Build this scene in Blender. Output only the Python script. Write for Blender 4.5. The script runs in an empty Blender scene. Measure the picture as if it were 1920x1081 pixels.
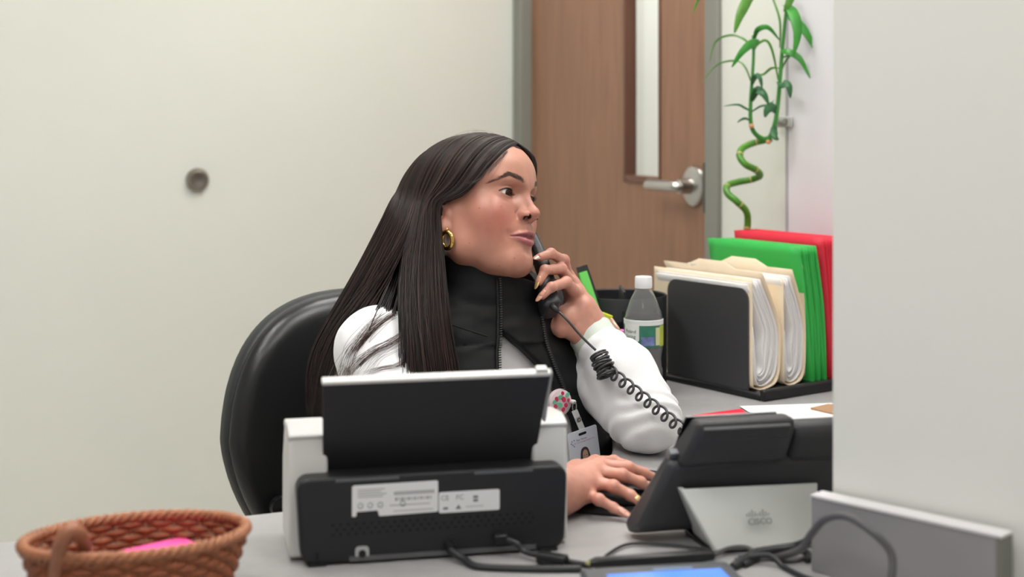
import bpy, bmesh, math, random
import numpy as np
from mathutils import Vector, Matrix
random.seed(7); np.random.seed(7)
scene = bpy.context.scene
COL = scene.collection

# ---------------------------------------------------------------- camera, world, exposure, lights
F_PX, HZ, ZC, ZD = 2667.0, 220.0, 1.23, 0.74      # focal length in pixels, horizon row, camera height, desk height
cam_d = bpy.data.cameras.new('camera')
cam = bpy.data.objects.new('camera', cam_d); COL.objects.link(cam)
cam.location = (0, 0, ZC); cam.rotation_euler = (math.pi / 2, 0, 0)
cam_d.sensor_width = 36.0; cam_d.lens = 36.0 * F_PX / 1920.0
cam_d.shift_x = 0.0; cam_d.shift_y = -(540.5 - HZ) / 1920.0
cam_d.clip_start = 0.05
cam_d.dof.use_dof = True; cam_d.dof.focus_distance = 2.10; cam_d.dof.aperture_fstop = 3.4
scene.camera = cam
scene.view_settings.view_transform = 'Standard'; scene.view_settings.look = 'None'
scene.view_settings.gamma = 1.0; scene.view_settings.use_curve_mapping = False
scene.view_settings.exposure = 0.04
scene.cycles.max_bounces = 7; scene.cycles.diffuse_bounces = 4; scene.cycles.glossy_bounces = 3; scene.cycles.transmission_bounces = 7
scene.cycles.caustics_reflective = False; scene.cycles.caustics_refractive = False
world = bpy.data.worlds.new('world'); scene.world = world; world.use_nodes = True
world.node_tree.nodes['Background'].inputs[0].default_value = (1.0, 0.995, 0.97, 1)
world.node_tree.nodes['Background'].inputs[1].default_value = 0.44

def srgb(r, g, b):
    f = lambda c: c / 12.92 if c <= 0.04045 else ((c + 0.055) / 1.055) ** 2.4
    return (f(r / 255), f(g / 255), f(b / 255))

def wp(px, py, d):
    """world point on the ray of pixel (px, py) at depth d"""
    return Vector(((px - 960) * d / F_PX, d, ZC - (py - HZ) * d / F_PX))
def onz(px, py, z):
    """world point where the ray of pixel (px, py) meets height z"""
    return wp(px, py, (ZC - z) * F_PX / (py - HZ))

# ---------------------------------------------------------------- materials
MATS = {}
def mat(name, col, rough=0.5, metal=0.0, spec=0.5, noise=0.0, nscale=30.0, bump=0.0, bscale=200.0, trans=0.0,
        sss=0.0, emit=None, estr=0.0, coat=0.0, attr=None, sheen=0.0, stretch=None, ior=1.45, alpha=1.0):
    if name in MATS: return MATS[name]
    m = bpy.data.materials.new(name); m.use_nodes = True
    nt = m.node_tree; b = nt.nodes['Principled BSDF']; L = nt.links
    b.inputs['Base Color'].default_value = (*col, 1)
    b.inputs['Roughness'].default_value = rough; b.inputs['Metallic'].default_value = metal
    b.inputs['Specular IOR Level'].default_value = spec; b.inputs['IOR'].default_value = ior
    b.inputs['Transmission Weight'].default_value = trans; b.inputs['Coat Weight'].default_value = coat
    b.inputs['Sheen Weight'].default_value = sheen; b.inputs['Alpha'].default_value = alpha
    if sss:
        b.inputs['Subsurface Weight'].default_value = sss
        b.inputs['Subsurface Radius'].default_value = (1.0, 0.35, 0.2); b.inputs['Subsurface Scale'].default_value = 0.006
    if emit:
        b.inputs['Emission Color'].default_value = (*emit, 1); b.inputs['Emission Strength'].default_value = estr
    tc = nt.nodes.new('ShaderNodeTexCoord'); vec = tc.outputs['Object']
    if stretch:
        mp = nt.nodes.new('ShaderNodeMapping'); mp.inputs['Scale'].default_value = stretch
        L.new(vec, mp.inputs['Vector']); vec = mp.outputs['Vector']
    src = None
    if attr:
        a = nt.nodes.new('ShaderNodeVertexColor'); a.layer_name = attr; src = a.outputs['Color']
        L.new(src, b.inputs['Base Color'])
    if noise:
        n = nt.nodes.new('ShaderNodeTexNoise'); n.inputs['Scale'].default_value = nscale; n.inputs['Detail'].default_value = 5
        L.new(vec, n.inputs['Vector'])
        rmp = nt.nodes.new('ShaderNodeMapRange'); rmp.inputs['From Min'].default_value = 0.3; rmp.inputs['From Max'].default_value = 0.7
        rmp.inputs['To Min'].default_value = 1 - noise; rmp.inputs['To Max'].default_value = 1 + noise * 0.6
        L.new(n.outputs['Fac'], rmp.inputs['Value'])
        vm = nt.nodes.new('ShaderNodeVectorMath'); vm.operation = 'MULTIPLY'
        if src: L.new(src, vm.inputs[0])
        else: vm.inputs[0].default_value = col
        L.new(rmp.outputs['Result'], vm.inputs[1]); L.new(vm.outputs[0], b.inputs['Base Color'])
    if bump:
        n2 = nt.nodes.new('ShaderNodeTexNoise'); n2.inputs['Scale'].default_value = bscale; n2.inputs['Detail'].default_value = 3
        L.new(vec, n2.inputs['Vector'])
        bp = nt.nodes.new('ShaderNodeBump'); bp.inputs['Strength'].default_value = bump; bp.inputs['Distance'].default_value = 0.001
        L.new(n2.outputs['Fac'], bp.inputs['Height']); L.new(bp.outputs['Normal'], b.inputs['Normal'])
    MATS[name] = m
    return m

# ---------------------------------------------------------------- objects
def tag(o, label=None, cat=None, group=None, kind=None):
    if label: o['label'] = label
    if cat: o['category'] = cat
    if group: o['group'] = group
    if kind: o['kind'] = kind
    return o
def empty(name, loc, label=None, cat=None, group=None):
    o = bpy.data.objects.new(name, None); COL.objects.link(o); o.location = loc
    o.empty_display_size = 0.05
    return tag(o, label, cat, group)
def obj(name, verts, faces, m=None, parent=None, smooth=False, bevel=0.0, seg=2, solid=0.0, sub=0, angle=40):
    me = bpy.data.meshes.new(name); me.from_pydata([tuple(v) for v in verts], [], [tuple(f) for f in faces]); me.update()
    return link(name, me, m, parent, smooth, bevel, seg, solid, sub, angle)
def link(name, me, m=None, parent=None, smooth=False, bevel=0.0, seg=2, solid=0.0, sub=0, angle=40):
    o = bpy.data.objects.new(name, me); COL.objects.link(o)
    if m: me.materials.append(m)
    if smooth: me.shade_smooth() if hasattr(me, 'shade_smooth') else me.polygons.foreach_set('use_smooth', [True] * len(me.polygons))
    if smooth == 'auto': me.set_sharp_from_angle(angle=math.radians(angle))
    if parent:
        o.parent = parent
        o.matrix_parent_inverse = Matrix.LocRotScale(parent.location, parent.rotation_euler, None).inverted() if parent.parent is None else world_of(parent).inverted()
    if solid:
        s = o.modifiers.new('solid', 'SOLIDIFY'); s.thickness = solid; s.offset = 0
    if bevel:
        b = o.modifiers.new('bevel', 'BEVEL'); b.width = bevel; b.segments = seg; b.limit_method = 'ANGLE'; b.angle_limit = math.radians(35)
        if not smooth: me.shade_smooth(); me.set_sharp_from_angle(angle=math.radians(60))
    if sub:
        s = o.modifiers.new('sub', 'SUBSURF'); s.levels = sub; s.render_levels = sub
    return o
def world_of(o):
    m = Matrix.LocRotScale(o.location, o.rotation_euler, None)
    return m if o.parent is None else world_of(o.parent) @ o.matrix_parent_inverse @ m

class MB:
    """collects geometry (world coordinates) for one mesh"""
    def __init__(s): s.v = []; s.f = []
    def add(s, vs, fs):
        k = len(s.v); s.v += [Vector(v) for v in vs]; s.f += [tuple(i + k for i in f) for f in fs]; return s
    def hexa(s, p):   # 8 corners: bottom loop 0-3, top loop 4-7
        return s.add(p, [(3, 2, 1, 0), (4, 5, 6, 7), (0, 1, 5, 4), (1, 2, 6, 5), (2, 3, 7, 6), (3, 0, 4, 7)])
    def box(s, c, sz, M=None):
        p = [Vector((c[0] + a * sz[0] / 2, c[1] + b * sz[1] / 2, c[2] + z * sz[2] / 2)) for z in (-1, 1) for a, b in ((-1, -1), (1, -1), (1, 1), (-1, 1))]
        if M is not None: p = [M @ q for q in p]
        return s.hexa(p)
    def prism(s, outline, h0, h1, M=None):   # outline in local XY, extruded Z h0..h1
        n = len(outline)
        p = [Vector((x, y, h0)) for x, y in outline] + [Vector((x, y, h1)) for x, y in outline]
        if M is not None: p = [M @ q for q in p]
        return s.add(p, [tuple(range(n - 1, -1, -1)), tuple(range(n, 2 * n))] + [(i, (i + 1) % n, n + (i + 1) % n, n + i) for i in range(n)])
    def lathe(s, prof, M=None, n=32, cap=True):   # prof: (r, z)
        p = [Vector((r * math.cos(2 * math.pi * k / n), r * math.sin(2 * math.pi * k / n), z)) for r, z in prof for k in range(n)]
        if M is not None: p = [M @ q for q in p]
        fs = [(i * n + k, i * n + (k + 1) % n, (i + 1) * n + (k + 1) % n, (i + 1) * n + k) for i in range(len(prof) - 1) for k in range(n)]
        if cap: fs += [tuple(range(n - 1, -1, -1)), tuple((len(prof) - 1) * n + k for k in range(n))]
        return s.add(p, fs)
    def tube(s, pts, r, n=8, closed=False, cap=True, flat=1.0):
        pts = [Vector(q) for q in pts]; N = len(pts)
        rs = r if hasattr(r, '__len__') else [r] * N
        T = []
        for i in range(N):
            a = pts[(i - 1) % N] if closed or i > 0 else pts[i]
            b = pts[(i + 1) % N] if closed or i < N - 1 else pts[i]
            t = b - a; T.append(t.normalized() if t.length > 1e-9 else Vector((0, 0, 1)))
        u = T[0].orthogonal().normalized(); vs = []
        for i in range(N):
            u = (u - T[i] * u.dot(T[i]))
            u = u.normalized() if u.length > 1e-6 else T[i].orthogonal().normalized()
            w = T[i].cross(u)
            for k in range(n):
                a = 2 * math.pi * k / n
                vs.append(pts[i] + u * (rs[i] * math.cos(a)) + w * (rs[i] * flat * math.sin(a)))
        M_ = N if closed else N - 1
        fs = [(i * n + k, i * n + (k + 1) % n, ((i + 1) % N) * n + (k + 1) % n, ((i + 1) % N) * n + k) for i in range(M_) for k in range(n)]
        if cap and not closed: fs += [tuple(range(n - 1, -1, -1)), tuple((N - 1) * n + k for k in range(n))]
        return s.add(vs, fs)
    def sphere(s, c, r, M=None, n=16):
        m = n // 2; c = Vector(c); rr = r if hasattr(r, '__len__') else (r, r, r)
        prof = []
        vs = [Vector((0, 0, -1))] + [Vector((math.sin(math.pi * i / m) * math.cos(2 * math.pi * k / n), math.sin(math.pi * i / m) * math.sin(2 * math.pi * k / n), -math.cos(math.pi * i / m))) for i in range(1, m) for k in range(n)] + [Vector((0, 0, 1))]
        vs = [Vector((v.x * rr[0], v.y * rr[1], v.z * rr[2])) for v in vs]
        vs = [(M @ v if M is not None else v) + c for v in vs]
        fs = [(0, 1 + (k + 1) % n, 1 + k) for k in range(n)]
        fs += [(1 + i * n + k, 1 + i * n + (k + 1) % n, 1 + (i + 1) * n + (k + 1) % n, 1 + (i + 1) * n + k) for i in range(m - 2) for k in range(n)]
        e = len(vs) - 1; fs += [(1 + (m - 2) * n + k, 1 + (m - 2) * n + (k + 1) % n, e) for k in range(n)]
        return s.add(vs, fs)
    def build(s, name, m=None, parent=None, **k):
        return obj(name, s.v, s.f, m, parent, **k)

def catmull(pts, n=8, closed=False):
    P = [Vector(p) for p in pts]; N = len(P); out = []
    for i in range(N if closed else N - 1):
        g = lambda j: P[j % N] if closed else P[min(max(j, 0), N - 1)]
        p0, p1, p2, p3 = g(i - 1), g(i), g(i + 1), g(i + 2)
        for k in range(n):
            t = k / n
            out.append(0.5 * ((2 * p1) + (p2 - p0) * t + (2 * p0 - 5 * p1 + 4 * p2 - p3) * t * t + (3 * p1 - p0 - 3 * p2 + p3) * t ** 3))
    if not closed: out.append(P[-1])
    return out
def frame(o, ex, ey, ez=(0, 0, 1)):
    M = Matrix.Identity(4)
    for c, v in enumerate((ex, ey, ez)):
        for r in range(3): M[r][c] = v[r]
    for r in range(3): M[r][3] = o[r]
    return M
def rrect(x0, y0, x1, y1, r, n=5):
    out = []
    for cx, cy, a0 in ((x1 - r, y1 - r, 0), (x0 + r, y1 - r, 90), (x0 + r, y0 + r, 180), (x1 - r, y0 + r, 270)):
        out += [(cx + r * math.cos(math.radians(a0 + 90 * k / n)), cy + r * math.sin(math.radians(a0 + 90 * k / n))) for k in range(n + 1)]
    return out
def text(name, s, size, M, m, parent, depth=0.0002, align='LEFT'):
    cu = bpy.data.curves.new(name, 'FONT'); cu.body = s; cu.size = size; cu.extrude = depth; cu.align_x = align; cu.resolution_u = 2
    t = bpy.data.objects.new(name + '_tmp', cu); COL.objects.link(t)
    dg = bpy.context.evaluated_depsgraph_get(); me = bpy.data.meshes.new_from_object(t.evaluated_get(dg))
    bpy.data.objects.remove(t); me.transform(M); me.materials.clear()
    me.name = name
    return link(name, me, m, parent)

# ---------------------------------------------------------------- signed distance modelling (numpy)
def smin(a, b, k):
    h = np.clip(0.5 + 0.5 * (b - a) / k, 0, 1); return b + (a - b) * h - k * h * (1 - h)
def smax(a, b, k): return -smin(-a, -b, k)
def ell(p, c, r):
    q = p - np.asarray(c, np.float32); r = np.asarray(r, np.float32)
    k0 = np.sqrt(((q / r) ** 2).sum(1)); k1 = np.sqrt(((q / (r * r)) ** 2).sum(1))
    return k0 * (k0 - 1) / np.maximum(k1, 1e-6)
def cone(p, a, b, ra, rb):   # capsule with a radius that changes linearly
    a = np.asarray(a, np.float32); b = np.asarray(b, np.float32); d = b - a
    q = p - a; t = np.clip(q @ d / max(float(d @ d), 1e-12), 0, 1)
    return np.sqrt(((q - t[:, None] * d) ** 2).sum(1)) - (ra + (rb - ra) * t)
def chain(p, pts, rs, k=0.0):
    out = None
    for i in range(len(pts) - 1):
        d = cone(p, pts[i], pts[i + 1], rs[i], rs[i + 1])
        out = d if out is None else (smin(out, d, k) if k else np.minimum(out, d))
    return out
def sdf_mesh(fn, lo, hi, h, newton=2):
    lo = np.asarray(lo, np.float32); hi = np.asarray(hi, np.float32)
    n = np.ceil((hi - lo) / h).astype(int) + 1
    # coarse pass picks the slabs worth evaluating
    V = np.full(tuple(n), 1.0, np.float32)
    B = 8; c = [np.arange(0, k, B) for k in n]
    g = np.stack(np.meshgrid(*c, indexing='ij'), -1).reshape(-1, 3)
    ctr = lo + (g + (B - 1) / 2) * h
    dc = fn(ctr.astype(np.float32))
    R = h * B * 0.87 * 1.2 + 0.0015
    o3 = np.stack(np.meshgrid(*[np.arange(B + 1)] * 3, indexing='ij'), -1).reshape(-1, 3)
    act = g[np.abs(dc) < R]; inn = g[dc <= -R]
    for b in inn: V[b[0]:b[0] + B, b[1]:b[1] + B, b[2]:b[2] + B] = -1.0
    for s in range(0, len(act), 600):
        idx = (act[s:s + 600, None, :] + o3[None]).reshape(-1, 3)
        idx = idx[(idx < n).all(1)]
        V[idx[:, 0], idx[:, 1], idx[:, 2]] = fn((lo + idx * h).astype(np.float32))
    ins = V < 0
    cs = np.zeros(tuple(n - 1), np.int8)
    for dx in (0, 1):
        for dy in (0, 1):
            for dz in (0, 1):
                cs += ins[dx:n[0] - 1 + dx, dy:n[1] - 1 + dy, dz:n[2] - 1 + dz]
    cell = np.argwhere((cs > 0) & (cs < 8))
    ids = -np.ones(tuple(n - 1), np.int64); ids[cell[:, 0], cell[:, 1], cell[:, 2]] = np.arange(len(cell))
    acc = np.zeros((len(cell), 3)); cnt = np.zeros(len(cell))
    cor = [(a, b, c_) for a in (0, 1) for b in (0, 1) for c_ in (0, 1)]
    for p in cor:
        for ax in range(3):
            if p[ax]: continue
            q = list(p); q[ax] = 1
            va = V[cell[:, 0] + p[0], cell[:, 1] + p[1], cell[:, 2] + p[2]]; vb = V[cell[:, 0] + q[0], cell[:, 1] + q[1], cell[:, 2] + q[2]]
            m = (va < 0) != (vb < 0)
            t = np.where(m, va / np.where(m, va - vb, 1), 0)
            pt = np.tile(np.array(p, float), (len(cell), 1)); pt[:, ax] = t
            acc[m] += pt[m]; cnt[m] += 1
    vs = lo + (cell + acc / np.maximum(cnt, 1)[:, None]) * h
    faces = []
    for ax in range(3):
        a = [slice(None)] * 3; b = [slice(None)] * 3; a[ax] = slice(0, -1); b[ax] = slice(1, None)
        ed = np.argwhere(ins[tuple(a)] != ins[tuple(b)])
        u, w = [(1, 2), (2, 0), (0, 1)][ax]
        ok = (ed[:, u] > 0) & (ed[:, w] > 0) & (ed[:, u] < n[u] - 1) & (ed[:, w] < n[w] - 1)
        ed = ed[ok]; q = []
        for du, dw in ((-1, -1), (0, -1), (0, 0), (-1, 0)):
            e = ed.copy(); e[:, u] += du; e[:, w] += dw; q.append(ids[e[:, 0], e[:, 1], e[:, 2]])
        q = np.stack(q, 1); fl = ~ins[ed[:, 0], ed[:, 1], ed[:, 2]]
        q[fl] = q[fl][:, ::-1]; faces.append(q)
    faces = np.concatenate(faces)
    vs = vs.astype(np.float32)
    for _ in range(newton):
        d, g_ = sdf_grad(fn, vs, h * 0.5)
        step = np.clip(d / np.maximum((g_ ** 2).sum(1), 0.2), -0.7 * h, 0.7 * h)
        vs = vs - step[:, None] * g_
    return vs, faces
def sdf_grad(fn, p, e):
    g = np.stack([(fn(p + np.float32(e) * ax) - fn(p - np.float32(e) * ax)) / (2 * e) for ax in np.eye(3, dtype=np.float32)], 1)
    return fn(p), g
def np_mesh(name, vs, faces, m=None, parent=None, smooth=True, colors=None):
    me = bpy.data.meshes.new(name)
    me.vertices.add(len(vs)); me.vertices.foreach_set('co', np.asarray(vs, np.float32).ravel())
    fs = np.asarray(faces, np.int32); k = fs.shape[1]
    me.loops.add(fs.size); me.loops.foreach_set('vertex_index', fs.ravel())
    me.polygons.add(len(fs)); me.polygons.foreach_set('loop_start', np.arange(0, fs.size, k, dtype=np.int32))
    me.polygons.foreach_set('loop_total', np.full(len(fs), k, np.int32))
    me.update(calc_edges=True); me.validate()
    if colors is not None:
        at = me.color_attributes.new('col', 'FLOAT_COLOR', 'POINT')
        c4 = np.ones((len(vs), 4), np.float32); c4[:, :3] = colors; at.data.foreach_set('color', c4.ravel())
    return link(name, me, m, parent, smooth)
def hash_noise(p, s):
    """smooth value noise, numpy"""
    q = p * s; i = np.floor(q).astype(np.int64); f = q - i; f = f * f * (3 - 2 * f); out = 0
    for a in (0, 1):
        for b in (0, 1):
            for c in (0, 1):
                j = i + np.array((a, b, c))
                hv = np.sin(j[:, 0] * 127.1 + j[:, 1] * 311.7 + j[:, 2] * 74.7) * 43758.5453; hv = hv - np.floor(hv)
                out = out + hv * np.where(a, f[:, 0], 1 - f[:, 0]) * np.where(b, f[:, 1], 1 - f[:, 1]) * np.where(c, f[:, 2], 1 - f[:, 2])
    return out
# ================================================================= the room
ANG = math.atan2(-0.908, 0.418)
DD = Vector((0.418, -0.908, 0)).normalized()      # along the door wall, towards the camera's right
DL = Vector((-0.908, -0.418, 0)).normalized()     # along the left wall, towards the camera's left
COR = Vector((0.010, 4.045, 0))                   # the corner between the two walls
CEIL = 2.62
M_wall = mat('cream_wall_paint', srgb(224, 225, 216), 0.62, noise=0.015, nscale=3, bump=0.04, bscale=350)
M_white = mat('white_wall_paint', srgb(222, 222, 216), 0.6, bump=0.04, bscale=300)
M_ceil = mat('ceiling_tile', srgb(232, 231, 226), 0.9, noise=0.05, nscale=90)
M_floor = mat('vinyl_floor', srgb(196, 192, 184), 0.5, noise=0.1, nscale=8)
M_frame = mat('grey_door_frame_paint', srgb(134, 134, 126), 0.45)

def wall_slab(name, a, b, th, side, m, z0=0.0, z1=CEIL):
    """upright slab from a to b, thickness th towards side"""
    n = side.normalized() * th
    q = [a, b, b + n, a + n]
    mb = MB().hexa([Vector((p.x, p.y, z0)) for p in q] + [Vector((p.x, p.y, z1)) for p in q])
    return mb
def struct(o): o['kind'] = 'structure'; return o
out_l = Vector((-DL.y, DL.x, 0)); out_l = out_l if out_l.y > 0 else -out_l     # away from the room
out_d = Vector((-DD.y, DD.x, 0)); out_d = out_d if out_d.x > 0 else -out_d
struct(tag(wall_slab('wall_left', COR + DL * -0.10, COR + DL * 4.2, 0.10, out_l, M_wall).build('wall_left', M_wall), 'cream painted wall behind the seated person'))
# door wall with its doorway
S0, S1 = 0.058, 1.010           # clear opening along the wall
DOOR_H = 2.13
wd = wall_slab('w', COR, COR + DD * (S0 - 0.045), 0.12, out_d, M_wall)
q = wall_slab('w', COR + DD * (S1 + 0.045), COR + DD * 4.0, 0.12, out_d, M_wall); wd.add(q.v, q.f)
q = wall_slab('w', COR + DD * (S0 - 0.045), COR + DD * (S1 + 0.045), 0.12, out_d, M_wall, DOOR_H + 0.045); wd.add(q.v, q.f)
struct(tag(wd.build('wall_back', M_wall), 'cream painted wall around the wooden door'))
# steel door frame
tr = empty('trim_1', COR, 'grey painted steel frame around the wooden door'); struct(tr)
for nm, a, b, z0, z1 in (('jamb', S0 - 0.052, S0, 0, DOOR_H), ('jamb', S1, S1 + 0.052, 0, DOOR_H), ('head_jamb', S0 - 0.052, S1 + 0.052, DOOR_H, DOOR_H + 0.052)):
    k = wall_slab('j', COR + DD * a - out_d * 0.012, COR + DD * b - out_d * 0.012, 0.15, out_d, M_frame, z0, z1)
    k.build(nm, M_frame, tr, bevel=0.004)
st = MB()
for a, b in ((S0, S0 + 0.016), (S1 - 0.016, S1)):
    k = wall_slab('j', COR + DD * a + out_d * 0.075, COR + DD * b + out_d * 0.075, 0.05, out_d, M_frame, 0, DOOR_H); st.add(k.v, k.f)
st.build('door_stop', M_frame, tr)
# the door
M_wood = mat('walnut_door_veneer', srgb(152, 112, 88), 0.42, noise=0.16, nscale=7, stretch=(6, 6, 0.7))
M_woodd = mat('dark_walnut_glazing_bead', srgb(112, 76, 60), 0.4, noise=0.12, nscale=9, stretch=(6, 6, 0.7))
door = empty('door_1', COR + DD * (S0 + 0.003), 'walnut veneer door with a narrow glass window and lever handle'); struct(door)
G0, G1 = S1 - 0.407, S1 - 0.245        # window opening along the wall
GB = 1.085
def dslab(a, b, z0, z1, y0=0.022, th=0.028):
    return wall_slab('d', COR + DD * a + out_d * y0, COR + DD * b + out_d * y0, th, out_d, M_wood, z0, z1)
leaf = MB()
for a, b, z0, z1 in ((S0 + 0.003, G0, 0.008, DOOR_H - 0.004), (G1, S1 - 0.003, 0.008, DOOR_H - 0.004), (G0, G1, 0.008, GB), (G0, G1, 1.99, DOOR_H - 0.004)):
    k = dslab(a, b, z0, z1); leaf.add(k.v, k.f)
lf = leaf.build('door_leaf', M_wood, door)
bd = MB()
for a, b, z0, z1 in ((G0 - 0.012, G0 + 0.001, GB - 0.012, 2.0), (G1 - 0.004, G1 + 0.004, GB - 0.012, 2.0), (G0, G1, GB - 0.014, GB + 0.004), (G0, G1, 1.985, 2.0)):
    k = dslab(a, b, z0, z1, 0.018, 0.036); bd.add(k.v, k.f)
bd.build('glazing_bead', M_woodd, door, bevel=0.002)
M_glass = mat('window_glass', (0.95, 0.98, 0.96), 0.02, trans=1.0, ior=1.45)
k = dslab(G0, G1, GB, 1.99, 0.044, 0.006); tag(k.build('window_pane', M_glass, door), 'clear glass pane')
M_steel = mat('satin_steel', srgb(196, 194, 190), 0.28, metal=1.0)
HP = COR + DD * (S1 - 0.088) + out_d * 0.022; HP.z = 1.075
Mh = frame(HP, DD, Vector((0, 0, 1)), -out_d)
hl = MB().lathe([(0.0, 0.0), (0.044, 0.0), (0.046, 0.004), (0.044, 0.010), (0.036, 0.014), (0.018, 0.016), (0.016, 0.045), (0.0, 0.047)], Mh, 36, False)
handle = hl.build('handle_rose', M_steel, door, smooth='auto')
lv = MB().tube(catmull([HP - out_d * 0.03, HP - out_d * 0.052, HP - out_d * 0.058 - DD * 0.02, HP - out_d * 0.058 - DD * 0.07, HP - out_d * 0.056 - DD * 0.118], 6), 0.0130, 14, flat=0.85)
lv.build('lever', M_steel, handle, smooth='auto')
kk = wall_slab('l', COR + DD * (S1 - 0.004) - out_d * 0.0135, COR + DD * (S1 + 0.002) - out_d * 0.0135, 0.04, out_d, M_frame, 1.02, 1.13)
kk.build('strike_plate', mat('dull_steel', srgb(120, 118, 112), 0.4, metal=0.9), tr)
# corridor beyond the door
cw = wall_slab('wall_corridor', COR + out_d * 1.15 + DD * -1.6, COR + out_d * 1.15 + DD * 3.4, 0.1, out_d, M_white)
struct(tag(cw.build('wall_corridor', M_white), 'white corridor wall seen through the door window'))
# floor, ceiling
struct(tag(MB().box((0, 2.2, -0.05), (7.4, 8.4, 0.1)).build('floor', M_floor), 'grey vinyl floor of the reception office'))
struct(tag(MB().box((0, 2.2, CEIL + 0.05), (7.4, 8.4, 0.1)).build('ceiling', M_ceil), 'white tiled ceiling above the reception desk'))
# reception opening: white wall at the right, close to the camera
RW0 = Vector((0.349, 1.553, 0)); RWD = Vector((0.72, -0.694, 0)).normalized(); RWN = Vector((-RWD.y, RWD.x, 0)); RWN = RWN if RWN.x > 0 else -RWN
struct(tag(wall_slab('w', RW0, RW0 + RWD * 1.9, 0.13, RWN, M_white).build('wall_right', M_white, bevel=0.003), 'blurred white wall close to the camera at the right'))
# baseboards
M_base = mat('rubber_baseboard', srgb(80, 78, 74), 0.5)
for nm, a, b, n in (('baseboard_left', COR + DL * 0.0, COR + DL * 4.1, -out_l), ('baseboard_back', COR + DD * (S1 + 0.06), COR + DD * 3.9, -out_d)):
    struct(tag(wall_slab('b', a, b, 0.008, n, M_base, 0, 0.1).build(nm, M_base), 'dark rubber baseboard along the ' + ('left' if 'left' in nm else 'door') + ' wall'))
# wall bumper
bp = COR + DL * 0.905; bp.z = 1.07
Mb = frame(bp, DL, Vector((0, 0, 1)), -out_l)
bmp = empty('wall_bumper', bp, 'small round steel door bumper on the bare cream wall', 'door stop')
MB().lathe([(0, 0), (0.029, 0), (0.030, 0.006), (0.027, 0.016), (0.021, 0.020)], Mb, 28, False).build('flange', mat('bumper_steel', srgb(150, 144, 132), 0.35, metal=0.9), bmp, smooth='auto')
MB().lathe([(0.021, 0.020), (0.016, 0.019), (0.010, 0.014), (0.004, 0.012), (0, 0.012)], Mb, 28, False).build('rubber_cup', mat('bumper_rubber', srgb(96, 90, 82), 0.6), bmp, smooth='auto')
# whiteboard on the door wall
wb0 = COR + DD * 1.318; 
M_wb = mat('whiteboard_enamel', srgb(226, 222, 228), 0.25)
wbo = empty('whiteboard', Vector((wb0.x, wb0.y, 0.78)), 'white dry-erase board with a thin dark edge behind the bamboo', 'whiteboard')
wall_slab('w', wb0 - out_d * 0.012, wb0 + DD * 0.9 - out_d * 0.012, 0.012, out_d, M_wb, 0.78, 2.15).build('board', M_wb, wbo)
fr = MB()
for a, b, z0, z1 in ((-0.004, 0.003, 0.77, 2.16), (0.897, 0.904, 0.77, 2.16), (0, 0.9, 0.77, 0.78), (0, 0.9, 2.15, 2.16)):
    k = wall_slab('w', wb0 + DD * a - out_d * 0.014, wb0 + DD * b - out_d * 0.014, 0.014, out_d, M_wb, z0, z1); fr.add(k.v, k.f)
fr.build('edge_trim', mat('board_trim', srgb(176, 172, 176), 0.4), wbo)
cl = empty('wall_clip', wb0, 'tiny grey metal clip on the edge of the white board', 'clip')
k = wall_slab('w', wb0 - DD * 0.035 - out_d * 0.0142, wb0 + DD * 0.022 - out_d * 0.0142, -0.006, out_d, M_steel, 1.21, 1.232)
k.build('clip_plate', mat('clip_metal', srgb(190, 190, 186), 0.5), cl, bevel=0.002)
MB().tube([wb0 - out_d * 0.026 + DD * -0.02 + Vector((0, 0, 1.222)), wb0 - out_d * 0.026 + DD * 0.012 + Vector((0, 0, 1.222))], 0.006, 10).build('clip_barrel', mat('clip_dark', srgb(150, 150, 146), 0.5), cl, smooth='auto')

# ---- ceiling lights (flat LED panels)
LED = 13.0
LIGHTS = [(-0.75, 1.15, 1.0), (0.75, 0.9, 1.0), (-0.70, 2.05, 1.0), (0.10, 3.0, 0.9), (-0.2, 0.0, 1.0), (0.60, 1.98, 1.0)]
WHERE = ['over the left front of the desk', 'over the right front of the desk', 'between the camera and the cream wall', 'above the seated person', 'above the camera', 'over the file sorter']
for (x, y, s), w in zip(LIGHTS, WHERE):
    lp = empty('ceiling_light', (x, y, CEIL), 'flat square LED ceiling panel ' + w, 'ceiling light', 'LED ceiling panels')
    MB().box((x, y, CEIL - 0.008), (0.62, 0.62, 0.02)).build('panel_frame', M_white, lp, bevel=0.002)
    MB().box((x, y, CEIL - 0.0195), (0.58, 0.58, 0.004)).build('diffuser', mat('led_diffuser', (1, 1, 1), 0.5, emit=(1, 0.985, 0.955), estr=LED), lp)
for i_, (o_, s_) in enumerate(((0.64, 0.2), (0.64, -0.8), (0.64, 1.2))):
    cp = COR + out_d * o_ + DD * s_; x, y = cp.x, cp.y
    lp = empty('ceiling_light', (x, y, CEIL), 'flat square LED ceiling panel in the corridor, ' + ['middle one', 'farthest one', 'nearest one'][i_], 'ceiling light', 'LED ceiling panels')
    MB().box((x, y, CEIL - 0.008), (0.62, 0.62, 0.02)).build('panel_frame', M_white, lp, bevel=0.002)
    MB().box((x, y, CEIL - 0.0195), (0.58, 0.58, 0.004)).build('diffuser', mat('corridor_diffuser', (1, 1, 1), 0.5, emit=(1, 0.99, 0.97), estr=LED * 1.9), lp)

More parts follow.
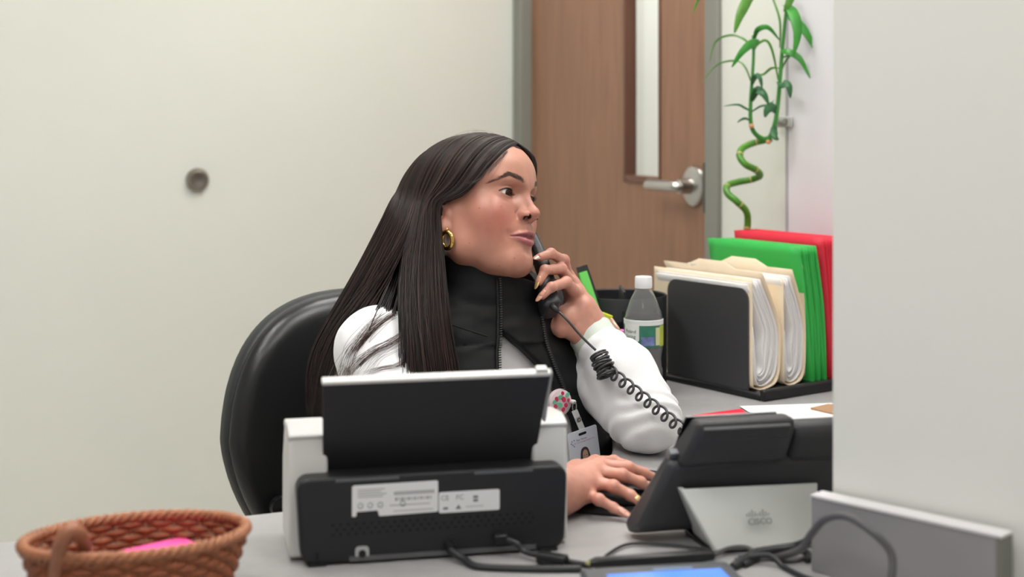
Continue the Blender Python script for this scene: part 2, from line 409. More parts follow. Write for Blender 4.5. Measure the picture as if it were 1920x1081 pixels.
# ================================================================= the desk
M_desk = mat('grey_laminate', srgb(154, 152, 152), 0.42, noise=0.06, nscale=60, bump=0.03, bscale=500)
M_splash = mat('grey_splash_laminate', srgb(140, 138, 139), 0.45, noise=0.06, nscale=14)
desk = empty('reception_desk', (0.2, 1.6, 0), 'grey laminate reception desk with a side splash', 'desk')
e1 = Vector((0.92, 0.386)).normalized()
pa = Vector((-0.59, 1.64)); 
far_l = pa - e1 * 0.65; inner = pa + e1 * 0.70
outl = [(far_l.x + 0.386 * 0.62, far_l.y - 0.92 * 0.62), (0.58, 1.04), (0.80, 1.10), (RW0.x + 0.30, RW0.y - 0.06), (RW0.x + 0.12, RW0.y + 0.10)]
wj = lambda y: (COR + DD * ((4.045 - y) / 0.9085)).x
outl += [(wj(1.9) - 0.02, 1.9), (wj(3.0) - 0.005, 3.0), (0.09, 3.0), (0.09, 2.46), (0.150, 2.33), (0.155, 2.22)]
arc = [Vector((0.155, 2.22)), Vector((0.145, 2.08)), Vector((0.105, 1.985)), Vector((inner.x - 0.015, inner.y - 0.0))]
outl += [(v.x, v.y) for v in catmull([Vector((v.x, v.y, 0)) for v in arc], 5)[1:]]
outl += [(far_l.x, far_l.y)]
MB().prism(outl, ZD - 0.032, ZD).build('worktop', M_desk, desk, bevel=0.004)
M_deskb = mat('desk_panel', srgb(150, 148, 146), 0.5)
for nm, c, s in (('support_panel', (-0.72, 1.22, (ZD - 0.032) / 2), (0.03, 0.4, ZD - 0.032)), ('support_panel', (0.26, 1.34, (ZD - 0.032) / 2), (0.03, 0.4, ZD - 0.032)), ('support_panel', (0.3, 2.86, (ZD - 0.032) / 2), (0.3, 0.03, ZD - 0.032))):
    MB().box(c, s).build(nm, M_deskb, desk)
splash = struct(empty('trim_2', (0.4, 1.46, ZD), 'grey laminate side splash standing on the desk against the white wall'))
# grey side splash standing on the desk along the white wall
sp0 = Vector((0.323, 1.537, 0)); sp1 = Vector((0.477, 1.384, 0)); sd = (sp1 - sp0).normalized(); sn = Vector((-sd.y, sd.x, 0)); sn = sn if sn.x > 0 else -sn
wall_slab('s', sp0, sp1 - sd * 0.006, 0.022, sn, M_splash, ZD, ZD + 0.081).build('side_splash', M_splash, splash, bevel=0.0015)
wall_slab('s', sp1 - sd * 0.006, sp1, 0.022, sn, M_splash, ZD, ZD + 0.081).build('edge_band', mat('splash_edge', srgb(112, 112, 104), 0.5), splash)
wall_slab('s', sp0 - sn * 0.001, sp1 - sn * 0.001, 0.024, sn, M_splash, ZD + 0.0805, ZD + 0.083).build('splash_top', mat('splash_top', srgb(205, 202, 204), 0.4), splash)  # top ledge in a paler colour, light falling on it painted in
# ================================================================= document scanner (seen from behind)
M_blk = mat('black_matte_plastic', srgb(34, 34, 36), 0.42, spec=0.35, bump=0.05, bscale=900)
M_blk2 = mat('black_smooth_plastic', srgb(28, 28, 30), 0.3, spec=0.4)
M_wpl = mat('white_plastic', srgb(206, 205, 202), 0.4)
M_gpl = mat('grey_plastic', srgb(150, 150, 152), 0.4)
s0 = Vector((-0.232, 1.547, ZD)); s1 = Vector((0.060, 1.613, ZD)); sx = (s1 - s0).normalized(); sy = Vector((-sx.y, sx.x, 0))
SC = frame(s0, sx, sy)
scan = empty('document_scanner', s0 + sx * 0.15 + sy * 0.08, 'black and white document scanner seen from behind, paper chute raised', 'scanner')
def loc(pts): return [SC @ Vector(p) for p in pts]
# rear housing: rounded outline in X-Z, extruded along Y
rz = Matrix(((1, 0, 0, 0), (0, 0, -1, 0), (0, 1, 0, 0), (0, 0, 0, 1)))    # local XY outline -> XZ
ol = rrect(-0.003, 0.002, 0.303, 0.097, 0.015, 6)
ol = [(x + (0.006 if x < 0.15 else -0.004) * (0.097 - z) / 0.1, z - 0.004 * math.exp(-((x - 0.15) / 0.10) ** 2) * (1 if z > 0.075 else 0)) for x, z in ol]
MB().prism(ol, -0.055, 0.0, SC @ rz).build('rear_housing', M_blk, scan, bevel=0.004, seg=3)
# white main body with two cheeks
wbm = []
for x0, x1 in ((-0.009, 0.034), (0.268, 0.309)):
    pr = [(0.022, 0.004), (0.125, 0.004), (0.138, 0.03), (0.132, 0.095), (0.10, 0.140), (0.05, 0.144), (0.026, 0.136)]
    Mx = SC @ Matrix(((0, 0, 1, 0), (1, 0, 0, 0), (0, 1, 0, 0), (0, 0, 0, 1)))
    MB().prism(pr, x0, x1, Mx).build('side_cover', M_wpl, scan, bevel=0.004, seg=3)
    MB().prism([(0.026, 0.1325), (0.104, 0.1335), (0.100, 0.1425), (0.049, 0.1465), (0.024, 0.1385)], x0 - 0.0006, x1 + 0.0006, Mx).build('cover_lid', mat('scanner_lid', srgb(188, 187, 186), 0.35), scan, bevel=0.002)
MB().box((0.150, 0.085, 0.050), (0.26, 0.09, 0.09), SC).build('main_body', M_wpl, scan, bevel=0.006)
# paper chute, leaning back towards the camera
c0, c1 = Vector((0.0, 0.046, 0.082)), Vector((0.0, -0.012, 0.2025))
cd = (c1 - c0); cu_ = cd.normalized(); cn = Vector((1, 0, 0)).cross(cu_)
CH = SC @ frame(c0, Vector((1, 0, 0)), cu_, cn)
Lc = cd.length
co = [(0.034, 0.0), (0.268, 0.0), (0.272, 0.006), (0.278, Lc), (0.0245, Lc), (0.030, 0.006)]
MB().prism(co, 0.0, 0.004, CH).build('paper_chute', M_blk, scan, bevel=0.001)
MB().prism([(0.0240, Lc - 0.0005), (0.2785, Lc - 0.0005), (0.2785, Lc + 0.004), (0.0240, Lc + 0.004)], -0.006, 0.0045, CH).build('chute_top_edge', M_wpl, scan, bevel=0.001)
MB().prism([(0.2765, 0.07), (0.2800, 0.07), (0.2810, Lc + 0.004), (0.2785, Lc + 0.004)], -0.006, 0.004, CH).build('chute_side_edge', M_gpl, scan, bevel=0.001)
MB().prism([(0.2, 0), (0.268, 0), (0.274, Lc), (0.2, Lc)], -0.006, 0.0, CH).build('chute_inner_panel', M_gpl, scan)
MB().prism(rrect(0.262, Lc + 0.003, 0.275, Lc + 0.0085, 0.002), -0.005, 0.003, CH).build('chute_latch', M_wpl, scan)
for xa, xb in ((0.04, 0.11), (0.195, 0.262)):
    MB().box(((xa + xb) / 2, 0.0005, 0.0925), (xb - xa, 0.002, 0.0028), SC).build('hinge_strip', mat('dark_grey_plastic', srgb(84, 86, 90), 0.35), scan)
# stickers
M_stk = mat('sticker_paper', srgb(214, 214, 214), 0.5)
M_ink = mat('sticker_ink', srgb(110, 110, 112), 0.6)
YB = -0.0006
def sticker(name, ol_, y=YB):
    return MB().prism(ol_, -0.0, 0.0007, SC @ rz @ Matrix.Translation((0, 0, 0.0))).build(name, M_stk, scan)
sk1 = sticker('spec_label', [(0.058, 0.0525), (0.0625, 0.0525), (0.0632, 0.0575), (0.086, 0.0580), (0.088, 0.0515), (0.152, 0.0525), (0.1535, 0.054), (0.1535, 0.0855), (0.1525, 0.087), (0.060, 0.0865), (0.058, 0.085)])
sk2 = sticker('approval_label', rrect(0.1545, 0.0505, 0.2235, 0.0735, 0.002, 3))
TX = SC @ rz
def tink(s, x, z, size, par): return text('print', s, size, TX @ Matrix.Translation((x, z, 0.0008)), M_ink, par, 0.0001)
for i, (x, w) in enumerate(((0.064, 0.030), (0.064, 0.026), (0.064, 0.032), (0.064, 0.028))):
    MB().box((x + w / 2, -0.0008, 0.0815 - i * 0.0027), (w, 0.0003, 0.0012), SC).build('print', mat('pale_ink', srgb(168, 168, 168), 0.6), sk1)
MB().prism([(0.104, 0.0735), (0.1495, 0.0735), (0.1495, 0.0775), (0.104, 0.0775)], 0.0007, 0.0009, TX).build('print', MATS['pale_ink'], sk1)
bc = MB()
for k in range(30):
    if (k * 7) % 5 < 3: bc.box((0.106 + k * 0.0014, -0.0008, 0.0690), (0.0009, 0.0003, 0.0035), SC)
tag(bc.build('barcode', M_ink, sk1), kind='stuff')
for i, z in enumerate((0.0625, 0.0560)):
    MB().box((0.122 + 0.004 * i, -0.0008, z), (0.045, 0.0003, 0.0012), SC).build('print', MATS['pale_ink'], sk1)
for i, x in enumerate((0.067, 0.078, 0.089, 0.114)):
    ring = [SC @ Vector((x + 0.0028 * math.cos(a), -0.0009, 0.064 + 0.0028 * math.sin(a))) for a in [k * math.pi / 6 for k in range(12)]]
    MB().tube(ring, 0.0004, 4, closed=True).build('print', M_ink, sk1)
tink('CE', 0.1565, 0.0645, 0.0078, sk2); tink('FC', 0.1735, 0.0645, 0.0078, sk2)
for x, z in ((0.162, 0.0555), (0.196, 0.0665), (0.196, 0.0625)):
    MB().box((x, -0.0008, z), (0.0055, 0.0003, 0.0028), SC).build('print', M_ink, sk2)
MB().prism([(0.173, 0.0540), (0.180, 0.0540), (0.1765, 0.0590)], 0.0007, 0.0009, TX).build('print', M_ink, sk2)
MB().box((0.195, -0.0008, 0.0562), (0.020, 0.0003, 0.0011), SC).build('print', MATS['pale_ink'], sk2)
# vents, port, plate, lock slot
vt = MB()
for r_ in range(3):
    for k in range(27):
        x = 0.037 + k * 0.0085 + (r_ % 2) * 0.0042
        if abs(x - 0.160) < 0.006 and r_ == 0: continue
        vt.prism([(x + 0.0019 * math.cos(a), 0.0445 - r_ * 0.0052 + 0.0017 * math.sin(a)) for a in [q * math.pi / 3 for q in range(6)]], 0.0001, 0.0005, TX)
tag(vt.build('vent_holes', mat('vent_dark', srgb(10, 10, 11), 0.8), scan), kind='stuff')
pt = MB().prism(rrect(0.0615, 0.004, 0.0765, 0.0195, 0.004), -0.001, 0.0015, TX).build('power_socket', mat('socket_ring', srgb(170, 170, 168), 0.4), scan)
MB().lathe([(0, 0.0016), (0.0042, 0.0016), (0.0042, 0.003), (0.0, 0.0030)], SC @ frame((0.069, 0, 0.0118), (1, 0, 0), (0, 0, 1), (0, -1, 0)), 20, False).build('socket_hole', mat('socket_dark', srgb(14, 14, 15), 0.5), pt)
MB().box((0.16, -0.0005, 0.0065), (0.21, 0.003, 0.005), SC).build('base_plate', mat('plate_grey', srgb(104, 104, 106), 0.35, metal=0.6), scan)
MB().box((0.020, -0.0006, 0.0115), (0.0022, 0.002, 0.007), SC).build('lock_slot', MATS['vent_dark'], scan)
for x in (0.02, 0.28):
    for y in (-0.03, 0.085): MB().box((x, y + 0.035, 0.002), (0.02, 0.012, 0.004), SC).build('rubber_foot', M_blk2, scan)

# ================================================================= desk phone (seen from behind)
M_ph = mat('charcoal_phone_plastic', srgb(58, 58, 60), 0.45, spec=0.35, bump=0.03, bscale=900)
M_phs = mat('silver_phone_stand', srgb(200, 202, 198), 0.45)
p0 = Vector((0.149, 1.645, ZD)); PX = Vector((0.974, 0.225, 0)); PY = Vector((-0.225, 0.974, 0))
PH = frame(p0, PX, PY)
phone = empty('desk_phone', p0 + PX * 0.1, 'charcoal desk telephone on a silver stand, its back to the camera', 'telephone')
SIDE = PH @ Matrix(((0, 0, 1, 0), (1, 0, 0, 0), (0, 1, 0, 0), (0, 0, 0, 1)))   # outline (Y,Z), extrude X
def pslab(name, prof, x0, x1, m=M_ph, bev=0.006, par=None, taper=0.0):
    mb = MB().prism(prof, x0, x1, SIDE); n = len(prof); zm = max(z_ for _, z_ in prof)
    for i in range(n): mb.v[i] = mb.v[i] - PX * (taper * (zm - prof[i][1]))      # the left end is wider at its foot
    return mb.build(name, m, par or phone, bevel=bev, seg=3)
pslab('lower_body', [(0.018, 0.004), (0.040, 0.012), (-0.016, 0.106), (-0.040, 0.098), (-0.014, 0.016)], 0.024, 0.235, bev=0.009, taper=0.36)
pslab('display_housing', [(-0.010, 0.092), (0.002, 0.100), (-0.044, 0.151), (-0.072, 0.150), (-0.066, 0.128), (-0.044, 0.094)], 0.045, 0.162, bev=0.008, taper=0.25)
pslab('display_back', [(-0.052, 0.108), (-0.048, 0.108), (-0.070, 0.145), (-0.076, 0.142)], 0.050, 0.154, bev=0.003, taper=0.2)
pslab('handset_cradle', [(-0.004, 0.09), (0.004, 0.11), (-0.020, 0.138), (-0.048, 0.142), (-0.058, 0.128), (-0.040, 0.092)], 0.166, 0.236, bev=0.01)
pslab('side_insert', [(-0.022, 0.092), (-0.012, 0.098), (-0.024, 0.112), (-0.036, 0.108)], 0.024, 0.036, mat('phone_insert', srgb(96, 98, 102), 0.35), 0.002)
pslab('screen', [(0.001, 0.102), (0.0025, 0.103), (-0.041, 0.1515), (-0.0425, 0.1505)], 0.04, 0.15, mat('phone_screen', srgb(20, 22, 28), 0.1), 0.0)
kp = MB()
for i in range(4):
    for j in range(3):
        t = 0.2 + i * 0.15; y = 0.0405 - 0.056 * t; z = 0.0125 + 0.094 * t
        kp.box((0.06 + j * 0.03, y, z), (0.02, 0.004, 0.009), PH)
tag(kp.build('keypad', M_blk2, phone), kind='stuff')
# the stand: a leaning plate and its foot
tl, trr = wp(1277, 916, 1.610), wp(1534, 904, 1.655)
bl, brr = wp(1341, 1033, 1.594), wp(1532, 1022, 1.620)
n_ = (trr - tl).cross(bl - tl).normalized() * 0.004
n_ = n_ if n_.y > 0 else -n_
MB().hexa([bl, brr, brr + n_, bl + n_, tl, trr, trr + n_, tl + n_]).build('stand', M_phs, phone, bevel=0.002)
a_, b_ = bl - tl, tl
MB().hexa([tl + n_, bl + n_, bl + n_ + PY * 0.06, tl + n_ + PY * 0.02, tl + PX * 0.006 + n_, bl + PX * 0.006 + n_, bl + PX * 0.006 + n_ + PY * 0.06, tl + PX * 0.006 + n_ + PY * 0.02]).build('stand_side', M_phs, phone)
ft = MB(); fb = onz(1328, 1036, ZD); fr_ = onz(1540, 1024, ZD)
ft.hexa([fb, fr_, fr_ + PY * 0.08, fb + PY * 0.08, fb + Vector((0, 0, 0.006)), fr_ + Vector((0, 0, 0.006)), fr_ + PY * 0.08 + Vector((0, 0, 0.006)), fb + PY * 0.08 + Vector((0, 0, 0.006))])
ft.build('stand_foot', M_blk2, phone, bevel=0.002)
# logo on the stand: bars and word
ux = (trr - tl).normalized(); uz = (tl - bl); uz = (uz - ux * uz.dot(ux)).normalized(); un = ux.cross(uz); un = un if un.y < 0 else -un
LG = frame(wp(1401, 984, 1.607) + un * 0.0012, ux, uz, un)
M_logo = mat('logo_grey', srgb(120, 122, 118), 0.5)
lg = MB()
for i, h in enumerate((0.0030, 0.0052, 0.0082, 0.0052, 0.0030, 0.0052, 0.0082, 0.0052, 0.0030)):
    lg.box((0.0008 + i * 0.0033, 0.0098 + h * 0.3, 0), (0.0012, h, 0.0006), LG)
lg.build('logo_bars', M_logo, phone)
text('logo_word', 'CISCO', 0.0102, LG @ Matrix.Translation((0.0008, 0.0, 0)), M_logo, phone, 0.0003)

# ================================================================= signature pad, stylus, cables
M_pad = mat('signature_pad_grey', srgb(78, 80, 84), 0.4)
sg = onz(1222, 1064, ZD + 0.02); G = frame(Vector((sg.x, sg.y, ZD)), Vector((0.985, 0.17, 0)), Vector((-0.17, 0.985, 0)))
pad = empty('signature_pad', Vector((sg.x, sg.y, ZD)), 'grey signature pad with a lit blue screen at the desk front', 'signature pad')
MB().prism(rrect(-0.075, -0.10, 0.085, 0.012, 0.006), 0.0, 0.020, G).build('pad_body', M_pad, pad, bevel=0.003)
MB().prism([(-0.052, -0.085), (0.070, -0.085), (0.070, -0.014), (-0.052, -0.014)], 0.020, 0.0206, G).build('screen', mat('blue_lcd', srgb(70, 110, 190), 0.2, emit=srgb(86, 130, 225), estr=0.9), pad)
MB().prism([(0.0, -0.009), (0.042, -0.009), (0.042, -0.003), (0.0, -0.003)], 0.020, 0.0204, G).build('brand_strip', mat('pad_strip', srgb(120, 140, 170), 0.4), pad)
sty = empty('stylus_pen', onz(1100, 1058, ZD), 'black stylus pen lying behind the signature pad', 'stylus')
qa, qb = onz(1105, 1055, ZD + 0.008), onz(1338, 1040, ZD + 0.008)
MB().tube([qa, qa.lerp(qb, 0.05), qa.lerp(qb, 0.9), qb], [0.0035, 0.0062, 0.0066, 0.005], 12).build('barrel', M_blk2, sty, smooth='auto')
MB().tube([qa + (qa - qb) * 0.03, qa], [0.001, 0.0034], 10).build('tip', mat('stylus_tip', srgb(150, 150, 90), 0.5), sty, smooth='auto')
M_cab = mat('black_cable', srgb(40, 40, 43), 0.45)
M_cabg = mat('grey_cable', srgb(84, 82, 84), 0.5)
def cable(name, pts, r, label, m=M_cab, n=8):
    o = empty(name, pts[0], label, 'cable')
    MB().tube(catmull(pts, 10), r, n).build('cord', m, o, smooth=True); return o
z = ZD + 0.0035
c_ = cable('power_cable', [SC @ Vector((0.166, -0.002, 0.014)), SC @ Vector((0.167, -0.014, 0.0115)), SC @ Vector((0.178, -0.028, 0.006)), onz(900, 1062, z), onz(1000, 1066, z), onz(1090, 1066, z)], 0.0042, 'thick black cable plugged into the middle of the scanner back')
MB().tube([SC @ Vector((0.1655, 0.004, 0.0145)), SC @ Vector((0.1665, -0.012, 0.0125))], [0.0072, 0.0055], 12).build('plug', M_blk2, c_, smooth='auto')
c_ = cable('usb_cable', [SC @ Vector((0.222, -0.001, 0.019)), SC @ Vector((0.238, -0.016, 0.017)), onz(985, 1034, ZD + 0.008), onz(1035, 1046, z + 0.003), onz(1075, 1054, z), onz(1110, 1060, z)], 0.0034, 'black cable with a ferrite block at the right of the scanner back')
MB().box((0, 0, 0), (0.016, 0.012, 0.011), frame(SC @ Vector((0.223, -0.006, 0.0195)), sx, sy)).build('plug', M_blk2, c_, bevel=0.002)
fa, fb2 = onz(1010, 1043, ZD + 0.008), onz(1062, 1052, ZD + 0.008)
MB().tube([fa, fb2], 0.0075, 12).build('ferrite_block', M_blk2, c_, smooth='auto', bevel=0.001)
cable('phone_cord', [onz(1340, 1030, z), onz(1250, 1020, z), onz(1180, 1019, z), onz(1140, 1038, z), onz(1128, 1052, z)], 0.0018, 'thin dark cord curving left of the phone stand')
cable('looped_cable', [onz(1380, 1052, z), onz(1450, 1045, z), wp(1500, 1030, 1.52), wp(1520, 1002, 1.49), wp(1548, 972, 1.47), wp(1590, 968, 1.45), wp(1640, 1000, 1.43), wp(1668, 1030, 1.425), wp(1674, 1060, 1.42), wp(1668, 1100, 1.415)], 0.0042, 'grey cable looping up in front of the grey splash', M_cabg)
cable('tangled_cable', [onz(1375, 1062, z), onz(1420, 1036, z + 0.006), onz(1490, 1024, z + 0.01), wp(1520, 1010, 1.56)], 0.005, 'black cable rising to the grey splash corner')
cable('tangled_cable', [onz(1330, 1045, z), onz(1365, 1028, z + 0.004), onz(1400, 1026, z + 0.006), onz(1425, 1042, z), onz(1480, 1050, z), onz(1512, 1044, z)], 0.0026, 'thin cable arching in front of the phone stand', M_cabg)
cable('tangled_cable', [onz(1385, 1046, z + 0.004), onz(1440, 1040, z + 0.008), onz(1470, 1062, z), onz(1505, 1080, z), onz(1560, 1100, z)], 0.003, 'dark cable running down to the lower edge beside the splash', M_cab)
cable('tangled_cable', [onz(1395, 1058, z), onz(1450, 1030, z + 0.004), onz(1510, 1034, z + 0.004), onz(1514, 1050, z)], 0.004, 'short black cable bundled below the phone stand', M_cab)

# ================================================================= wicker basket
M_wk = mat('wicker_brown', srgb(142, 80, 48), 0.45, noise=0.3, nscale=120)
M_wk2 = mat('wicker_rim_brown', srgb(158, 102, 70), 0.45, noise=0.25, nscale=140)
bc_ = Vector((-0.381, 1.443, ZD)); bx = Vector((0.94, 0.345, 0)).normalized(); by = Vector((-bx.y, bx.x, 0))
basket = empty('wicker_basket', bc_, 'oval brown wicker basket with an end handle', 'basket')
RA, RB, BH, NS = 0.110, 0.070, 0.062, 44
def bpt(a, t, off=0.0):   # a angle, t height 0..1
    k = 0.80 + 0.20 * t ** 0.8
    return bc_ + bx * ((RA * k + off) * math.cos(a)) + by * ((RB * k + off) * math.sin(a)) + Vector((0, 0, 0.004 + BH * t))
ROWS = 9
for j in range(ROWS):
    t = (j + 0.5) / ROWS * 0.93
    pts = [bpt(2 * math.pi * k / (NS * 2), t, 0.0026 * math.cos(math.pi * (k / 2 + j))) for k in range(NS * 2)]
    MB().tube(pts, 0.0036, 6, closed=True, flat=0.75).build('weaver', M_wk, basket, smooth=True)
stk_me = None
for k in range(NS):
    a = 2 * math.pi * (k) / NS
    MB().tube([bpt(a, 0.0), bpt(a, 0.35), bpt(a, 0.7), bpt(a, 0.97)], 0.0021, 5).build('stake', M_wk, basket, smooth=True)
for ph in (0, 2 * math.pi / 3, 4 * math.pi / 3):    # twisted rim
    pts = []
    for k in range(240):
        a = 2 * math.pi * k / 240; w = 24 * a + ph
        p = bpt(a, 1.0, 0.0034 * math.cos(w)); p.z += 0.0034 * math.sin(w); pts.append(p)
    MB().tube(pts, 0.0032, 6, closed=True).build('rim_braid', M_wk2, basket, smooth=True)
MB().prism([((RA * 0.80) * math.cos(2 * math.pi * k / 40), (RB * 0.80) * math.sin(2 * math.pi * k / 40)) for k in range(40)], 0.0, 0.005, frame(bc_, bx, by)).build('basket_floor', M_wk, basket)
h0 = wp(103, 1110, 1.375); h1 = wp(160, 1042, 1.395)
hp = catmull([wp(104, 1110, 1.385), wp(108, 1050, 1.368), wp(118, 1008, 1.36), wp(136, 993, 1.365), wp(154, 1008, 1.378), wp(160, 1045, 1.395), wp(162, 1075, 1.40)], 8)
MB().tube(hp, 0.0072, 10).build('handle', mat('wicker_handle', srgb(150, 96, 70), 0.4, noise=0.2, nscale=100), basket, smooth=True)
M_pink = mat('neon_pink_paper', srgb(255, 92, 168), 0.5, emit=srgb(255, 80, 160), estr=0.0)
pn = empty('sticky_notes', bc_ + Vector((0, 0, 0.006)), 'neon pink sticky note pad inside the wicker basket', 'sticky notes')
for i in range(3):
    Mn = frame(bc_ + bx * (0.004 + 0.012 * i) + by * 0.022 + Vector((0, 0, 0.011 + 0.0128 * i)), (bx * math.cos(0.2 * i) + by * math.sin(0.2 * i)), (by * math.cos(0.2 * i) - bx * math.sin(0.2 * i)))
    MB().box((0, 0, 0), (0.074, 0.050, 0.013), Mn).build('note_pad', M_pink, pn)
# ================================================================= file sorter with folders
FE = Vector((0.58, -0.815, 0)).normalized(); FN = Vector((0.815, 0.58, 0)).normalized()
f0 = Vector((0.413, 2.487, ZD))                 # near bottom end of the front panel
FM = frame(f0, FE, FN)                          # local x along the folders (0 near end, negative away), y across the sorter
M_srt = mat('black_sorter_steel', srgb(64, 64, 66), 0.5, spec=0.35, bump=0.03, bscale=600)
srt = empty('file_sorter', f0, 'black steel desktop file sorter holding folders', 'file sorter')
PXZ = lambda y: FM @ frame((0, y, 0), (1, 0, 0), (0, 0, 1), (0, 1, 0))
def panel(y, h, x0, x1): return MB().prism([(x0, 0.008), (x1, 0.008)] + [(x1 - 0.022 + 0.022 * math.cos(a), h - 0.022 + 0.022 * math.sin(a)) for a in [k * math.pi / 10 for k in range(6)]] + [(x0 + 0.022 - 0.022 * math.sin(a), h - 0.022 + 0.022 * math.cos(a)) for a in [k * math.pi / 10 for k in range(6)]], 0.0, 0.003, PXZ(y))
panel(0.0, 0.190, -0.212, 0.0).build('front_panel', M_srt, srt, bevel=0.001)
for y in (0.078, 0.152, 0.228, 0.292): panel(y, 0.150, -0.205, -0.05).build('divider', M_srt, srt, bevel=0.001)
MB().box((-0.095, 0.150, 0.006), (0.26, 0.31, 0.012), FM).build('base_tray', M_blk2, srt, bevel=0.004)
MB().box((0.038, 0.150, 0.010), (0.012, 0.31, 0.020), FM).build('front_lip', M_blk2, srt, bevel=0.004)
M_man = mat('manila_card', srgb(240, 222, 194), 0.6, noise=0.03, nscale=20)
M_pap = mat('white_paper', srgb(236, 234, 234), 0.6)
M_grn = mat('green_card', srgb(58, 186, 84), 0.5); M_red = mat('red_card', srgb(226, 42, 66), 0.5)
M_grn2 = mat('dark_green_card', srgb(30, 140, 56), 0.5)
def sheet(name, prof, x0, x1, m, par, th=0.0012, tabs=None, lean=0.0):
    """prof: list of (y, z) across the sorter, extruded along x"""
    pr = catmull([Vector((0, a, b)) for a, b in prof], 5); vs = []; fs = []
    xs = [x0 + (x1 - x0) * k / 8 for k in range(9)]
    for i, p in enumerate(pr):
        for x in xs:
            zz = p.z
            if tabs and i == len(pr) - 1 and tabs[0] <= (x - x0) / (x1 - x0) <= tabs[1]: zz += 0.012
            vs.append(FM @ Vector((x, p.y + lean * (x1 - x) * p.z, zz + 0.012)))
    n = len(xs)
    fs = [(i * n + k, i * n + k + 1, (i + 1) * n + k + 1, (i + 1) * n + k) for i in range(len(pr) - 1) for k in range(n - 1)]
    return obj(name, vs, fs, m, par, smooth=True, solid=th)
def folder(name, y0, y1, h0, h1, m, label, cat, group, x0=-0.255, x1=0.004, top_y=None, papers=0, lean=0.0, tabs=(0.3, 0.7)):
    o = empty(name, FM @ Vector((-0.1, (y0 + y1) / 2, 0.012)), label, cat, group)
    w = y1 - y0; ty = top_y if top_y is not None else y1 - 0.35 * w
    sheet('cover', [(y0, h0), (y0, h0 * 0.6), (y0 + 0.001, 0.02), (y0 + 0.12 * w, 0.003), (y0 + 0.5 * w, 0.001), (y1 - 0.1 * w, 0.014), (y1, 0.06), (y1 - 0.08 * w, h1 * 0.6), (ty, h1)], x0, x1, m, o, tabs=tabs, lean=lean)
    for k in range(papers):
        s = (k + 1) / (papers + 1); ww = w * (1 - 0.22 * s) ; a = y0 + w * 0.06 + 0.05 * w * s
        hh = h1 - 0.012 - 0.004 * (k % 3)
        sheet('paper_sheet', [(a, 0.05 + 0.012 * k), (a + 0.15 * ww, 0.012 + 0.004 * k), (a + 0.45 * ww, 0.006 + 0.006 * k), (y1 - 0.14 * w - 0.006 * k, 0.024 + 0.008 * k), (y1 - 0.05 * w - 0.0065 * k, 0.07 + 0.004 * k), (y1 - 0.14 * w - 0.006 * k, hh * 0.6), (ty - 0.003 - 0.0055 * k, hh)], x0 + 0.012, x1 - 0.004 - 0.002 * (k % 2), M_pap, o, th=0.0022, lean=lean)
    return o
folder('manila_folder', 0.006, 0.076, 0.196, 0.205, M_man, 'bulging manila folder of papers directly behind the black sorter panel', 'folder', 'manila folders', papers=6, top_y=0.030)
folder('manila_folder', 0.084, 0.140, 0.190, 0.206, M_man, 'manila folder of papers between the front manila folder and the green ones', 'folder', 'manila folders', papers=5, x0=-0.24, top_y=0.105)
sheet_o = empty('manila_folder', FM @ Vector((-0.1, 0.148, 0.012)), 'flat empty manila folder leaning against the green folders', 'folder', 'manila folders')
sheet('cover', [(0.142, 0.01), (0.144, 0.10), (0.136, 0.212)], -0.235, 0.0, M_man, sheet_o, tabs=(0.2, 0.5))
for i in range(3):
    y = 0.155 + 0.016 * i
    g_ = empty('green_folder', FM @ Vector((-0.1, y, 0.012)), ['front', 'middle', 'rear'][i] + 'most of three bright green hanging folders'.replace('middlemost', 'middle') if i != 1 else 'middle one of three bright green hanging folders', 'folder', 'green folders')
    sheet('cover', [(y - 0.030, 0.245), (y - 0.010, 0.13), (y + 0.004, 0.003), (y + 0.008, 0.003), (y + 0.001, 0.13), (y - 0.020, 0.245)], -0.235 + 0.01 * i, 0.004, M_grn, g_)
for i in range(4):
    y = 0.212 + 0.016 * i
    g_ = empty('red_folder', FM @ Vector((-0.1, y, 0.012)), ['first', 'second', 'third', 'last'][i] + ' of the four red folders behind the green ones', 'folder', 'red folders')
    sheet('cover', [(y - 0.026, 0.258), (y - 0.010, 0.13), (y + 0.002, 0.003), (y + 0.007, 0.003), (y - 0.001, 0.13), (y - 0.017, 0.258)], -0.225, 0.004, M_red, g_)
tb = empty('index_tabs', FM @ Vector((-0.16, 0.05, 0.215)), 'cluster of white index tabs on top of the manila folders', 'tab')
for i, (x, y, r) in enumerate(((-0.17, 0.036, 0.1), (-0.15, 0.045, -0.2), (-0.13, 0.04, 0.2), (-0.12, 0.052, 0.0))):
    MB().box((0, 0, 0), (0.036, 0.002, 0.016), FM @ Matrix.Translation((x, y, 0.212 + 0.003 * (i % 2))) @ Matrix.Rotation(r, 4, 'Z') @ Matrix.Rotation(0.5, 4, 'X')).build('tab', mat('tab_white', srgb(240, 234, 222), 0.5), tb)
